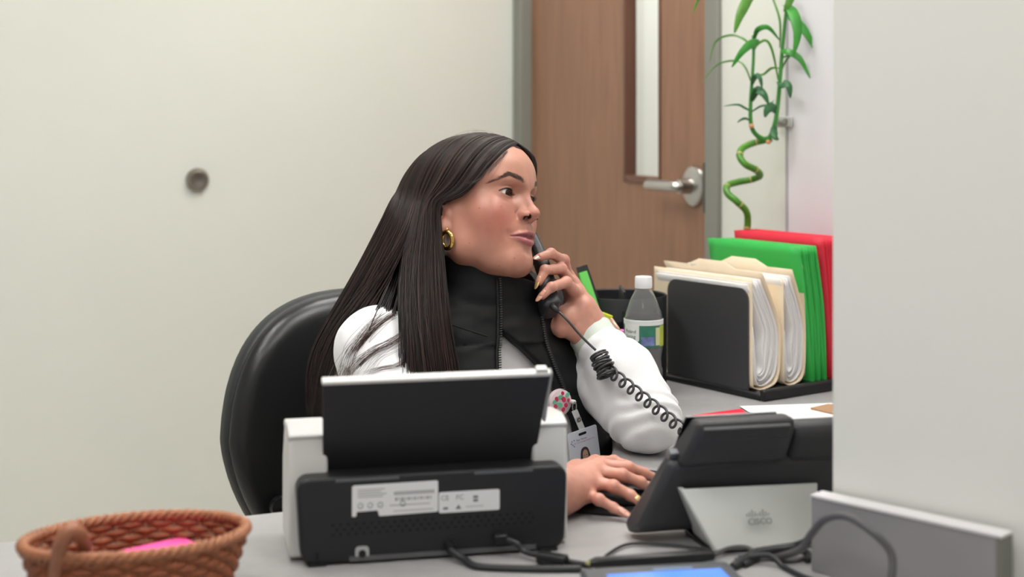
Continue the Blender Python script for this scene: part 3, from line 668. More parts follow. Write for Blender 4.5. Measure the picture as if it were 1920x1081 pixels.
# papers on the desk
def flat(name, pts, m, label, cat, dz=0.0006, th=0.0006, group=None):
    o = tag(MB().add([onz(x, y, ZD + dz) for x, y in pts] + [onz(x, y, ZD + dz) + Vector((0, 0, th)) for x, y in pts], [tuple(range(len(pts) - 1, -1, -1)), tuple(range(len(pts), 2 * len(pts)))] + [(i, (i + 1) % len(pts), len(pts) + (i + 1) % len(pts), len(pts) + i) for i in range(len(pts))]).build(name, m), label, cat, group); return o
flat('red_paper', [(1296, 779), (1390, 766), (1400, 775), (1345, 789)], M_red, 'red sheet poking out from under the white papers', 'paper')
M_prn = mat('printed_paper', srgb(238, 238, 240), 0.55, noise=0.04, nscale=60)
for px_, py_, ro, dz, lab in ((1452, 793, 0.50, 0.0016, 'white printed sheet lying behind the phone, next to the red sheet'), (1530, 776, 0.16, 0.0026, 'white printed sheet lying under the clipboard corner')):
    o_ = onz(px_, py_, ZD); M_ = Matrix.Translation((o_.x, o_.y, ZD + dz)) @ Matrix.Rotation(ro, 4, 'Z')
    tag(MB().box((0, 0, 0), (0.216, 0.140, 0.0008), M_).build('printed_paper', M_prn), lab, 'paper', 'papers behind the phone')
flat('clipboard', [(1520, 767), (1552, 760), (1640, 764), (1640, 782), (1560, 776)], mat('hardboard', srgb(178, 140, 108), 0.5), 'brown clipboard corner lying on the white papers', 'clipboard', dz=0.0034, th=0.003)
# ================================================================= water bottle
bt = Vector((0.2215, 2.395, ZD)); BM = Matrix.Translation(bt)
bottle = empty('water_bottle', bt, 'clear plastic water bottle with a green label and white cap', 'bottle')
M_pet = mat('clear_pet', (0.95, 0.96, 0.96), 0.07, trans=0.88, ior=1.15)
prof = [(0.0, 0.003), (0.022, 0.001), (0.030, 0.004), (0.032, 0.012), (0.0325, 0.022), (0.0305, 0.026), (0.0325, 0.031), (0.0325, 0.042), (0.0305, 0.046), (0.0325, 0.051), (0.0325, 0.062), (0.0300, 0.068), (0.0290, 0.080), (0.0315, 0.092), (0.0325, 0.098), (0.0325, 0.136), (0.0322, 0.142), (0.029, 0.154), (0.022, 0.172), (0.0155, 0.184), (0.0128, 0.190), (0.0125, 0.196)]
KZ = 1.07; prof = [(r, z_ * KZ) for r, z_ in prof]; BM = BM @ Matrix.Scale(1, 4)
MB().lathe(prof + [(r - 0.0008, z_) for r, z_ in prof[::-1]], BM, 40, False).build('bottle_body', M_pet, bottle, smooth='auto')
MB().lathe([(0, 0.0046)] + [(r - 0.0013, z_ + 0.001) for r, z_ in prof[2:14]] + [(0, 0.0985)], BM, 40, False).build('water', mat('water', (0.97, 0.99, 0.99), 0.02, trans=0.95, ior=1.14), bottle, smooth='auto')
MB().lathe([(0.0, 0.208), (0.0135, 0.208), (0.0145, 0.2065), (0.0148, 0.193), (0.0145, 0.190), (0.0, 0.190)], BM @ Matrix.Diagonal((1, 1, KZ, 1)), 30, False).build('cap', mat('white_cap', srgb(226, 226, 228), 0.4), bottle, smooth='auto')
M_lab = mat('green_bottle_label', srgb(52, 116, 96), 0.35, noise=0.25, nscale=45)
MB().lathe([(0.0328, 0.100), (0.0331, 0.101), (0.0331, 0.134), (0.0328, 0.135)], BM @ Matrix.Diagonal((1, 1, KZ, 1)), 48, False).build('label', M_lab, bottle, smooth='auto')
MB().lathe([(0.0332, 0.1345), (0.0333, 0.1345), (0.0333, 0.142), (0.0325, 0.1425)], BM @ Matrix.Diagonal((1, 1, KZ, 1)), 48, False).build('label_band', mat('pale_band', srgb(214, 218, 216), 0.4), bottle, smooth='auto')
def arcpatch(name, a0, a1, z0, z1, r, m, par, n=10, shape=None):
    vs, fs = [], []; nz = 8
    for i in range(n + 1):
        for j in range(nz + 1):
            s = i / n; t = j / nz
            zz = z0 + (z1 - z0) * t
            if shape == 'shield': zz = z0 + (z1 - z0) * (0.30 * (2 * s - 1) ** 2 * (1 - t) + t * (1 - 0.06 * (2 * s - 1) ** 2))
            a = math.radians(a0 + (a1 - a0) * s)
            vs.append(bt + Vector((r * math.cos(a), r * math.sin(a), zz * KZ)))
    for i in range(n):
        for j in range(nz): q = i * (nz + 1) + j; fs.append((q, q + nz + 1, q + nz + 2, q + 1))
    return obj(name, vs, fs, m, par, smooth=True)
sh = arcpatch('label_shield', 196, 252, 0.101, 0.137, 0.0334, mat('shield_white', srgb(222, 226, 222), 0.4), bottle, shape='shield')
arcpatch('label_panel', 318, 350, 0.1015, 0.1335, 0.0334, mat('label_lime', srgb(170, 184, 60), 0.4), bottle)
arcpatch('label_panel', 302, 318, 0.1035, 0.131, 0.0334, mat('label_cream', srgb(196, 196, 150), 0.4), bottle)
arcpatch('label_picture', 258, 298, 0.1035, 0.117, 0.0334, mat('label_blue', srgb(116, 128, 178), 0.4, noise=0.4, nscale=90), bottle)
def wraptext(s, size, a_c, z_, r, m, par):
    cu = bpy.data.curves.new('t', 'FONT'); cu.body = s; cu.size = size; cu.align_x = 'CENTER'; cu.resolution_u = 2
    t = bpy.data.objects.new('tmp_text', cu); COL.objects.link(t)
    me = bpy.data.meshes.new_from_object(t.evaluated_get(bpy.context.evaluated_depsgraph_get())); bpy.data.objects.remove(t)
    for v in me.vertices:
        a = math.radians(a_c) + v.co.x / r
        v.co = bt + Vector((r * math.cos(a), r * math.sin(a), z_ * KZ + v.co.y))
    me.materials.clear(); me.name = 'label_word'
    return link('label_word', me, m, par)
M_gt = mat('label_green_ink', srgb(44, 92, 74), 0.5)
wraptext('Poland', 0.0082, 224, 0.1225, 0.0337, M_gt, sh); wraptext('Spring', 0.0082, 224, 0.1145, 0.0337, M_gt, sh)
# ================================================================= pen organiser behind the hand
M_mesh = mat('black_organiser', srgb(40, 40, 43), 0.42, metal=0.2)
og = Vector((0.200, 2.60, ZD))
org = empty('pen_organizer', og, 'black round desk organizer behind the bottle', 'organizer')
OM = Matrix.Translation(og)
def cup(c, r, h, nm):
    MB().lathe([(0, 0.003), (r - 0.002, 0.003), (r - 0.002, h), (r, h + 0.002), (r + 0.001, h), (r, 0.0), (0, 0.0)], Matrix.Translation(og + Vector(c)), 40, False).build(nm, M_mesh, org, smooth='auto')
cup((0, 0, 0), 0.082, 0.166, 'outer_cup'); cup((-0.042, -0.076, 0), 0.036, 0.128, 'front_cup')
cup((0.03, -0.082, 0), 0.034, 0.146, 'side_cup')
MB().box((-0.0, -0.02, 0.10), (0.004, 0.11, 0.16), OM).build('divider', M_mesh, org)
nt1 = empty('green_card_holder', wp(1100, 640, 2.5), 'bright green card in a dark frame leaning behind the raised hand', 'card holder')
g1 = [wp(1080, 501, 2.50), wp(1096, 496, 2.53), wp(1134, 606, 2.53), wp(1108, 612, 2.50)]
MB().hexa([g1[3], g1[2], g1[1], g1[0]] + [p + Vector((0.005, 0.006, 0)) for p in (g1[3], g1[2], g1[1], g1[0])]).build('frame', M_mesh, nt1, bevel=0.001)
bil = lambda u, v: (g1[0].lerp(g1[1], u)).lerp(g1[3].lerp(g1[2], u), v)
g2 = [bil(0.06, 0.10), bil(0.88, 0.10), bil(0.88, 0.92), bil(0.06, 0.92)]; nn = (g1[1] - g1[0]).cross(g1[3] - g1[0]).normalized(); nn = nn if nn.y < 0 else -nn
MB().hexa([p + nn * 0.0005 for p in g2] + [p + nn * 0.003 for p in g2]).build('card', mat('bright_green_card', srgb(110, 214, 96), 0.5), nt1)
def block(name, px, py, d, w, h, t, rot, m, label, cat):
    o = MB().box((0, 0, 0), (w, t, h), Matrix.Translation(wp(px, py, d)) @ Matrix.Rotation(rot, 4, 'Y')).build(name, m, bevel=0.001); return tag(o, label, cat)
block('yellow_sticky_notes', 1131, 597, 2.46, 0.028, 0.020, 0.012, 0.35, mat('lime_yellow_paper', srgb(206, 214, 40), 0.5), 'lime yellow sticky note block in the organizer', 'sticky notes')
block('pink_sticky_notes', 1165, 632, 2.46, 0.034, 0.026, 0.02, 0.1, mat('pink_note_paper', srgb(222, 120, 178), 0.5), 'pink sticky notes beside the water bottle', 'sticky notes')
# ================================================================= lucky bamboo
M_stalk = mat('bamboo_green', srgb(78, 134, 40), 0.35, noise=0.25, nscale=40)
M_leaf = mat('bamboo_leaf', srgb(58, 140, 48), 0.4, noise=0.25, nscale=25)
M_node = mat('bamboo_node', srgb(176, 160, 100), 0.5)
M_leafd = mat('bamboo_leaf_dark', srgb(52, 104, 62), 0.4, noise=0.2, nscale=25)
DP = 2.80
vb = wp(1394, 470, DP); vb = Vector((vb.x, vb.y, ZD))
vase = empty('flower_vase', vb, 'white ceramic vase behind the folders', 'vase')
MB().lathe([(0, 0.0), (0.030, 0.0), (0.036, 0.03), (0.034, 0.08), (0.024, 0.12), (0.026, 0.13), (0.023, 0.13), (0.021, 0.12), (0.03, 0.08), (0.03, 0.02), (0, 0.01)], Matrix.Translation(vb), 32, False).build('vase_body', M_wpl, vase, smooth='auto')
plant = empty('lucky_bamboo', vb + Vector((0, 0, 0.02)), 'lucky bamboo with a spiral green stalk and long leaves', 'plant')
sp = [(1394, 640, 0), (1394, 520, 0), (1395, 470, 0), (1399, 445, 0), (1402, 412, -0.004), (1398, 394, -0.012), (1382, 378, -0.02), (1364, 362, -0.01), (1364, 348, 0.015), (1384, 341, 0.03), (1410, 336, 0.03), (1425, 329, 0.01), (1417, 318, -0.012), (1398, 308, -0.022), (1387, 293, -0.012), (1392, 278, 0.01), (1412, 268, 0.02), (1432, 263, 0.015), (1446, 259, 0.008)]
spts = catmull([wp(x, y, DP + dz) for x, y, dz in sp], 8)
stalk = MB().tube(spts, 0.0068, 12).build('stalk', M_stalk, plant, smooth=True)
for k in range(28, len(spts) - 6, 17):
    MB().tube([spts[k], spts[k + 1]], 0.0074, 12).build('node', M_node, stalk, smooth='auto')
def shoot(pts, r0, r1, nm='shoot'):
    q = catmull([wp(x, y, DP + dz) for x, y, dz in pts], 6)
    return MB().tube(q, [r0 + (r1 - r0) * i / (len(q) - 1) for i in range(len(q))], 8).build(nm, mat('shoot_green', srgb(70, 140, 62), 0.4), plant, smooth=True)
shoot([(1434, 262, 0.012), (1420, 254, 0.01), (1410, 240, 0.005), (1407, 215, 0), (1408, 180, 0), (1411, 140, 0), (1413, 100, 0), (1412, 66, 0)], 0.0052, 0.0028)
shoot([(1441, 262, 0.008), (1449, 245, 0.0), (1455, 222, -0.005), (1460, 180, 0), (1463, 140, 0), (1467, 90, 0), (1472, 40, 0), (1480, -30, 0)], 0.0052, 0.0032)
for x, y in ((1409, 236), (1441, 266)): MB().sphere(wp(x, y, DP - 0.002), (0.0055, 0.005, 0.0045)).build('bud_scar', mat('bud_scar', srgb(206, 150, 110), 0.5), plant, smooth=True)
def leafm(pts, w, m, nm='leaf'):
    c = catmull([wp(x, y, DP + dz) for x, y, dz in pts], 6); n = len(c); vs, fs = [], []
    for i, p in enumerate(c):
        t = (c[min(i + 1, n - 1)] - c[max(i - 1, 0)]).normalized(); s = i / (n - 1)
        ww = w * max(0.03, math.sin(math.pi * min(1, s * 0.92 + 0.06)) ** 0.8) * (1 - 0.35 * s)
        side = t.cross(Vector((0.25, -1, 0.15))).normalized()
        up = side.cross(t).normalized()
        vs += [p + side * ww + up * ww * 0.35, p, p - side * ww + up * ww * 0.35]
    for i in range(n - 1): fs += [(3 * i, 3 * i + 1, 3 * i + 4, 3 * i + 3), (3 * i + 1, 3 * i + 2, 3 * i + 5, 3 * i + 4)]
    return obj(nm, vs, fs, m, plant, smooth=True, solid=0.0006)
LV = [([(1412, -12, 0), (1398, 5, -.02), (1386, 30, -.04), (1377, 62, -.05)], .017, 0), ([(1470, 10, 0), (1484, 22, -.03), (1494, 60, -.05), (1488, 102, -.06)], .019, 1),
 ([(1474, 30, 0), (1496, 44, -.02), (1514, 68, -.03), (1530, 98, -.03)], .014, 1), ([(1424, 78, 0), (1408, 82, -.03), (1390, 98, -.05), (1372, 126, -.05)], .013, 1),
 ([(1413, 76, 0), (1420, 56, -.02), (1440, 52, -.02), (1462, 76, 0)], .009, 1), ([(1413, 95, 0), (1398, 76, .0), (1372, 66, .02), (1342, 78, .03), (1330, 118, .03)], .006, 0),
 ([(1410, 160, 0), (1398, 128, .0), (1380, 114, .02), (1344, 122, .03), (1314, 158, .03)], .005, 0), ([(1463, 98, 0), (1478, 98, -.02), (1500, 112, -.03), (1519, 147, -.03)], .0115, 1),
 ([(1462, 110, 0), (1490, 102, .01), (1530, 112, .02), (1564, 144, .03)], .0055, 1), ([(1459, 150, 0), (1448, 96, -.02), (1436, 76, -.02), (1420, 84, -.02), (1412, 100, 0)], .007, 0),
 ([(1462, 90, 0), (1462, 40, .0), (1450, 0, .02), (1444, -20, .02)], .006, 0), ([(1458, 155, 0), (1466, 158, -.02), (1478, 162, -.03), (1482, 184, -.03)], .015, 2),
 ([(1409, 190, 0), (1418, 170, -.02), (1432, 178, -.03), (1441, 196, -.03)], .014, 2), ([(1410, 160, 0), (1414, 146, -.02), (1424, 146, -.03), (1429, 166, -.03)], .010, 2),
 ([(1458, 210, 0), (1446, 202, -.02), (1438, 206, -.03), (1434, 220, -.03)], .016, 2), ([(1454, 235, 0), (1450, 245, -.02), (1452, 256, -.03), (1460, 262, -.03)], .013, 2),
 ([(1407, 208, 0), (1396, 202, -.01), (1382, 196, -.02), (1356, 199, -.02)], .006, 2), ([(1406, 212, 0), (1424, 200, .01), (1440, 196, .02), (1452, 188, .02)], .005, 2),
 ([(1406, 226, 0), (1398, 222, -.01), (1390, 224, -.01), (1382, 230, -.01)], .006, 2), ([(1461, 128, 0), (1446, 128, .01), (1430, 140, .02), (1418, 136, .02)], .006, 0),
 ([(1476, -10, 0), (1482, -5, -.02), (1476, 10, -.03), (1470, 22, -.03)], .013, 0), ([(1460, 150, 0), (1470, 120, .02), (1486, 100, .02), (1500, 96, .02)], .005, 0),
 ([(1318, -20, 0.02), (1310, -4, .02), (1304, 12, .02), (1298, 24, .02)], .006, 0)]
for pts, w, c in LV: leafm(pts, w * (0.74 if w > 0.0075 else 0.5), (M_stalk if c == 0 else M_leaf) if c < 2 else M_leafd)
# ================================================================= notebooks behind the phone
nb0 = wp(1545, 920, 1.72)
nb = empty('spiral_notebook', Vector((nb0.x, nb0.y, ZD + 0.03)), 'spiral bound notebook standing behind the phone beside the wall', 'notebook')
NBM = frame(wp(1528, 902, 1.76), Vector((0.80, -0.60, 0)), Vector((0.60, 0.80, 0)))
NBM = NBM @ Matrix.Rotation(math.radians(-28), 4, 'Y')
MB().box((0.06, 0.05, 0.0), (0.13, 0.12, 0.012), NBM).build('pages', M_pap, nb, bevel=0.001)
MB().box((0.06, 0.05, 0.008), (0.132, 0.122, 0.002), NBM).build('cover', mat('green_cover', srgb(70, 110, 70), 0.5), nb)
for k in range(9):
    c_ = NBM @ Vector((0.004 + 0.013 * k, -0.012, 0.010)); ax = (NBM.to_3x3() @ Vector((1, 0, 0)))
    u_ = NBM.to_3x3() @ Vector((0, 1, 0)); w_ = NBM.to_3x3() @ Vector((0, 0, 1))
    MB().tube([c_ + u_ * 0.010 * math.cos(a) + w_ * 0.010 * math.sin(a) for a in [q * math.pi / 7 for q in range(14)]], 0.0014, 6, closed=True).build('ring', M_steel, nb, smooth=True)
bk = tag(MB().box((0.07, 0.05, -0.016), (0.13, 0.12, 0.012), NBM).build('black_binder', M_blk2, bevel=0.002), 'black binder lying under the spiral notebook', 'binder')
# ================================================================= mouse and mouse pad
mp_ = [onz(1075, 962, ZD), onz(1200, 972, ZD), onz(1262, 890, ZD), onz(1130, 872, ZD)]
tag(MB().hexa([p for p in mp_] + [p + Vector((0, 0, 0.003)) for p in mp_]).build('mouse_pad', mat('black_cloth_pad', srgb(26, 26, 28), 0.8), bevel=0.001), 'black mouse pad under the right hand', 'mouse pad')
# ================================================================= the person: head
def head_R(yaw, pitch, roll):
    fw = np.array([math.cos(yaw) * math.cos(pitch), -math.sin(yaw) * math.cos(pitch), math.sin(pitch)])
    r0 = np.array([-math.sin(yaw), -math.cos(yaw), 0]); up0 = np.cross(fw, -r0); up0 /= np.linalg.norm(up0)
    c, s = math.cos(roll), math.sin(roll)
    return np.stack([fw, c * r0 + s * up0, -s * r0 + c * up0], 1)
HR = head_R(math.radians(31), math.radians(11.2), math.radians(14.0)); HS = 1.004
HO = np.array(wp(886.0, 418.2, 2.15))
def h2w(p): return np.asarray(p, float) * HS @ HR.T + HO          # head metres -> world
def w2h(p): return ((np.asarray(p, float) - HO) @ HR) / HS
mm = lambda *a: np.array(a, np.float32) / 1000
EYE = np.array((73.0, 31.0, 27.0)) / 1000
def lid_up(a): return (5.1 * (1 - np.clip(np.abs(a + 0.3) / 16.0, 0, 1) ** 2.3) + 0.05 * a - 0.5)
def lid_lo(a): return (-4.7 * (1 - np.clip(np.abs(a - 0.6) / 16.0, 0, 1) ** 2.0) + 0.05 * a - 0.5)
NECK_LO = tuple(w2h(np.array((-0.062, 2.19, 0.90))) * 1000)
def head_sdf(P):
    p = P * 1000.0                                   # millimetres
    q = p.copy(); q[:, 1] = np.abs(q[:, 1])
    E = lambda c, r: ell(q, c, r)
    d = E((4, 0, 56), (92, 71, 78))
    d = smin(d, E((52, 0, 63), (49, 54, 44)), 24)
    d = smin(d, E((42, 0, 0), (51, 56, 64)), 20)
    d = smin(d, E((53, 46, -1), (27, 17, 20)), 22)
    d = smin(d, E((49, 31, -27), (31, 26, 34)), 22)
    d = smin(d, E((72, 0, -32), (26.5, 26, 30)), 16)
    d = smin(d, cone(q, (14, 45, -46), (72, 16, -72), 15, 16), 28)
    d = smin(d, cone(q, (4, 54, 4), (14, 46, -46), 12, 14), 24)
    d = smin(d, E((77, 0, -70), (16, 20, 17)), 14)
    d = smin(d, E((50, 0, -72), (30, 34, 16)), 16)
    d = smin(d, cone(p, (-4, 0, -20), NECK_LO, 48, 54), 30)
    d = smin(d, cone(q, (94, 7, 42), (79, 41, 47), 6, 6), 16)
    # orbit
    d = smax(d, -E((101, 30, 26), (16, 19, 11)), 12)
    d = smax(d, -E((101, 20, 26), (13, 8, 9.5)), 8)
    # nose
    d = smin(d, cone(q, (93, 0, 29), (107, 0, 2), 5.6, 6.4), 9)
    d = smin(d, cone(q, (85, 10, 16), (96, 10, -1), 6, 5.5), 9)
    d = smin(d, E((108.5, 0, -3.0), (9.2, 9.2, 8.4)), 6)
    d = smin(d, E((98.5, 12.8, -6.0), (10.0, 5.8, 7.2)), 3.0)
    d = smin(d, cone(q, (108, 0, -8), (101, 0, -12), 3.8, 4.0), 4)
    d = smax(d, -E((102.5, 9.0, -9.0), (6.0, 4.2, 6.0)), 1.0)
    d = smax(d, -E((103.0, 14.0, -13.2), (6.4, 7.0, 4.8)), 1.4)
    d = smax(d, -chain(q, [(95, 18.5, 4), (90, 20.5, -3), (91.5, 20.5, -10)], [0.5, 0.9, 0.6]), 3)
    # soft fold from the nose wing to the mouth corner
    d = smax(d, -cone(q, (98, 25, -8), (93, 36, -26), 1.0, 1.0), 9)
    # lips, chin groove, philtrum
    d = smin(d, chain(q, [(101.2, 2.5, -32.4), (99.6, 8, -32.6), (93.5, 17.5, -34.4), (83.0, 29.0, -37.4)], [3.3, 3.3, 3.0, 1.6], 2), 3.6)
    d = smin(d, chain(q, [(98.6, 0, -44.2), (97.0, 8, -43.6), (91.5, 17.5, -41.0), (83.0, 28.5, -38.8)], [4.0, 3.9, 3.3, 1.5], 2), 3.6)
    d = smax(d, -chain(q, [(105.2, 0, -38.4), (103.0, 8, -38.6), (96.2, 17.5, -37.8), (85.5, 30, -38.0)], [0.9, 0.9, 0.9, 0.8]), 1.6)
    d = smax(d, -cone(q, (109.5, 0, -16), (108.0, 0, -27), 2.5, 3.2), 3)
    d = smax(d, -E((107.0, 0, -57.5), (11, 17, 5.0)), 8)
    d = smax(d, -E((89.0, 35, -37.0), (3, 3, 4)), 9)
    # eyes: lids over the globe, then the opening
    e = q - EYE.astype(np.float32) * 1000
    rad = np.sqrt((e ** 2).sum(1)); a, b = e[:, 1], e[:, 2]
    lid = np.sqrt(e[:, 0] ** 2 + (a * 0.90) ** 2 + b ** 2) - 14.7
    d = smin(d, lid, 5)
    crease = np.exp(-((b - (lid_up(a) + 4.2)) / 0.9) ** 2) * np.clip(1.1 - np.abs(a) / 16, 0, 1) * (e[:, 0] > 2) * (rad < 20)
    d = d + 0.9 * crease
    d = d + 0.45 * np.exp(-((b - (lid_lo(a) - 4.5)) / 1.2) ** 2) * np.clip(1.1 - np.abs(a + 2) / 14, 0, 1) * (e[:, 0] > 2) * (rad < 22)
    op = np.maximum(np.maximum(b - lid_up(a), lid_lo(a) - b), np.maximum(rad - 26, 2 - e[:, 0]))
    op = np.maximum(op, np.abs(a) - 15.8)
    d = smax(d, -op, 0.8)
    # ear (plate, rim, lobe, hollow)
    th = math.radians(-14); c, s = math.cos(th), math.sin(th)
    w = q - np.array((-9, 71, 3), np.float32); w = np.stack([(w[:, 0] * c - w[:, 2] * s) * 1.18, w[:, 1] + 0.28 * w[:, 0] , w[:, 0] * s + w[:, 2] * c], 1)
    ear = ell(w, (0, 0, 4), (16.5, 3.6, 27))
    rim = chain(w, [(10, 2, 10), (11, 3, 22), (2, 4, 31), (-10, 4.5, 25), (-15, 4.5, 8), (-11, 3.5, -10), (-3, 2, -20)], [2.2, 2.8, 3.0, 3.2, 3.2, 2.8, 2.6], 1.5)
    ear = smin(ear, rim, 3)
    ear = smin(ear, ell(w, (2.5, 1.5, -22.5), (8.5, 3.9, 9)), 4)
    ear = smin(ear, chain(w, [(3, 3.5, 18), (-5, 4, 10), (-6, 4, -4), (0, 3.5, -12)], [2.0, 2.4, 2.4, 2.0], 1.5), 2)
    ear = smax(ear, -ell(w, (3, 6.5, -1), (8, 6, 10.5)), 2.5)
    d = smin(d, ear, 4)
    d = smin(d, ell(q, (3, 67, 2), (4.5, 4, 6)), 3)
    return (d / 1000.0).astype(np.float32)
HEAD_H = 0.00135
hv, hf = sdf_mesh(head_sdf, (-0.12, -0.10, -0.17), (0.125, 0.10, 0.14), HEAD_H)
BROW_R, BROW_U, BROW_W = [15, 29, 37, 46, 56], [44.0, 49.5, 52.0, 48.0, 39.0], [2.6, 3.6, 3.0, 2.2, 1.1]
def face_color(v):
    q = v * 1000; q = q.copy(); sgn = q[:, 1].copy(); q[:, 1] = np.abs(q[:, 1])
    base = np.tile(np.array(srgb(184, 129, 110)), (len(q), 1))
    g = lambda c, r: np.exp(-(((q - np.array(c)) / np.array(r)) ** 2).sum(1))
    def mix(m, col, k=1.0):
        nonlocal base
        m = np.clip(m * k, 0, 1)[:, None]; base = base * (1 - m) + np.array(col) * m
    mix(g((66, 44, -14), (36, 26, 26)), srgb(178, 102, 88), 0.85)
    mix(g((110, 0, -3), (10, 12, 10)), srgb(188, 112, 96), 0.5)
    mix(g((80, 0, -70), (20, 22, 14)), srgb(184, 124, 104), 0.4)
    mix(g((90, 31, 31), (20, 17, 7)), srgb(176, 116, 98), 0.45)
    mix(g((90, 0, 70), (30, 40, 20)), srgb(202, 150, 128), 0.5)
    mix(g((-8, 74, 0), (18, 10, 30)), srgb(196, 126, 108), 0.5)
    mix(np.clip((-q[:, 2] - 60) / 40, 0, 1) * (q[:, 0] < 60), srgb(174, 120, 100), 0.6)
    # lips
    a = q[:, 1]
    up = np.interp(a, [0, 3, 6, 15, 24, 30], [-29.2, -28.6, -28.8, -31.6, -35.4, -37.6])
    lo = np.interp(a, [0, 8, 17, 24, 30], [-49.4, -48.6, -45.6, -41.4, -38.2])
    inside = np.minimum(up - q[:, 2], q[:, 2] - lo)
    m = np.clip(inside / 1.6 + 0.35, 0, 1) * (q[:, 0] > 80) * (a < 30)
    mix(m, srgb(176, 100, 106), 0.9)
    mix(m * np.exp(-((q[:, 2] - np.interp(a, [0, 8, 17, 27], [-38.4, -38.5, -38.2, -38.0])) / 1.1) ** 2), srgb(110, 48, 50), 0.7)
    mix(m * (q[:, 2] > -38), srgb(122, 60, 64), 0.75)
    # lid margins, waterline
    e = q - EYE * 1000; aa, b = e[:, 1], e[:, 2]
    near = (e[:, 0] > 2) & ((e ** 2).sum(1) < 17 ** 2) & (np.abs(aa) < 16)
    mix(near * np.exp(-((b - lid_up(aa) - 0.3) / 0.9) ** 2), srgb(48, 28, 24), 0.9)
    mix(near * np.exp(-((b - lid_lo(aa) + 0.2) / 0.8) ** 2), srgb(150, 92, 80), 0.5)
    # brow pigment
    cr_b = np.interp(q[:, 1], BROW_R, BROW_U); wd_b = np.interp(q[:, 1], BROW_R, BROW_W)
    mix(np.exp(-((q[:, 2] - cr_b) / wd_b) ** 4) * (q[:, 0] > 40) * np.clip((q[:, 1] - 11) / 6, 0, 1) * np.clip((59 - q[:, 1]) / 16, 0, 1), srgb(108, 82, 72), 0.85)
    n1_, n2_ = ell(q, (102.5, 9.0, -9.0), (6.0, 4.2, 6.0)), ell(q, (103.0, 14.0, -13.2), (6.4, 7.0, 4.8))  # nostril hollows: their shade is painted in as near-black skin colour
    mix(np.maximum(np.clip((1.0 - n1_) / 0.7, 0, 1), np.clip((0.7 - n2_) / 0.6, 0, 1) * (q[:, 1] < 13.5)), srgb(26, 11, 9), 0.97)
    # moles
    W = h2w(v); px = 960 + F_PX * W[:, 0] / W[:, 1]; py = HZ - F_PX * (W[:, 2] - ZC) / W[:, 1]
    for x, y, r in ((898.6, 390, 1.5), (940, 387, 1.3), (936, 498, 1.6), (964.5, 484, 1.5), (880, 455, 1.2)):
        mix(np.exp(-((px - x) ** 2 + (py - y) ** 2) / r ** 2) * (sgn > -5), srgb(120, 76, 62), 0.8)
    n = hash_noise(v, 90.0)[:, None] * 0.6 + hash_noise(v, 350.0)[:, None] * 0.4
    return base * (0.93 + 0.14 * n)
M_skin = mat('skin', srgb(184, 129, 110), 0.36, spec=0.55, attr='col', sss=0.12, bump=0.18, bscale=1500)
head_col = face_color(hv)
person = empty('person', (-0.05, 2.2, 0.5), 'seated person in a black quilted vest and white sleeves holding a phone handset', 'person')
# ---- eyes
M_eye = mat('eye', (0.8, 0.8, 0.8), 0.16, attr='col', spec=0.2)
def eyeball(side):
    c = EYE.copy(); c[1] *= side
    C = h2w(c); R = 0.0135 * HS
    gaze = np.array(GAZE); gaze = gaze / np.linalg.norm(gaze)
    nu, nv = 64, 40
    t = np.linspace(0, math.pi, nv)[:, None]; ph = np.linspace(0, 2 * math.pi, nu, endpoint=False)[None]
    u = np.cross(gaze, [0, 0, 1.0]); u /= np.linalg.norm(u); w = np.cross(u, gaze)
    t = (t / math.pi) ** 1.6 * math.pi
    rr = R * (1 + 0.045 * np.exp(-(t / 0.42) ** 4))
    pts = C + (rr * np.cos(t))[..., None] * gaze + (rr * np.sin(t) * np.cos(ph))[..., None] * u + (rr * np.sin(t) * np.sin(ph))[..., None] * w
    tt = np.repeat(t, nu, 1).ravel(); pp = np.repeat(ph, nv, 0).ravel()
    col = np.tile(np.array(srgb(222, 214, 210)), (nv * nu, 1))
    iris = np.array(srgb(52, 31, 22)) * (0.75 + 0.5 * np.abs(np.sin(pp * 17)))[:, None]
    k = np.clip((0.47 - tt) / 0.04, 0, 1)[:, None]; col = col * (1 - k) + iris * k
    k = (np.exp(-((tt - 0.45) / 0.05) ** 2))[:, None] * 0.7; col = col * (1 - k) + np.array(srgb(30, 18, 14)) * k
    k = np.clip((0.20 - tt) / 0.03, 0, 1)[:, None]; col = col * (1 - k) + 0.004 * k
    k = np.clip((tt - 0.8) / 0.8, 0, 1)[:, None] * 0.4; col = col * (1 - k) + np.array(srgb(200, 150, 140)) * k
    f = [(i * nu + j, i * nu + (j + 1) % nu, (i + 1) * nu + (j + 1) % nu, (i + 1) * nu + j) for i in range(nv - 1) for j in range(nu)]
    return np_mesh('eye', pts.reshape(-1, 3), np.array(f)[:, ::-1], M_eye, person, True, col)
_C = h2w(EYE); _r = np.array(wp(953.6, 362.2, 1.0)) - np.array((0, 0, ZC)); _r /= np.linalg.norm(_r)   # iris seen at this pixel
_o = np.array((0, 0, ZC)) - _C; _b = _o @ _r; _t = -_b - math.sqrt(max(_b * _b - (_o @ _o - (0.0135 * HS) ** 2), 0))
GAZE = (_o + _t * _r) / (0.0135 * HS)
for s_ in (1, -1): eyeball(s_)
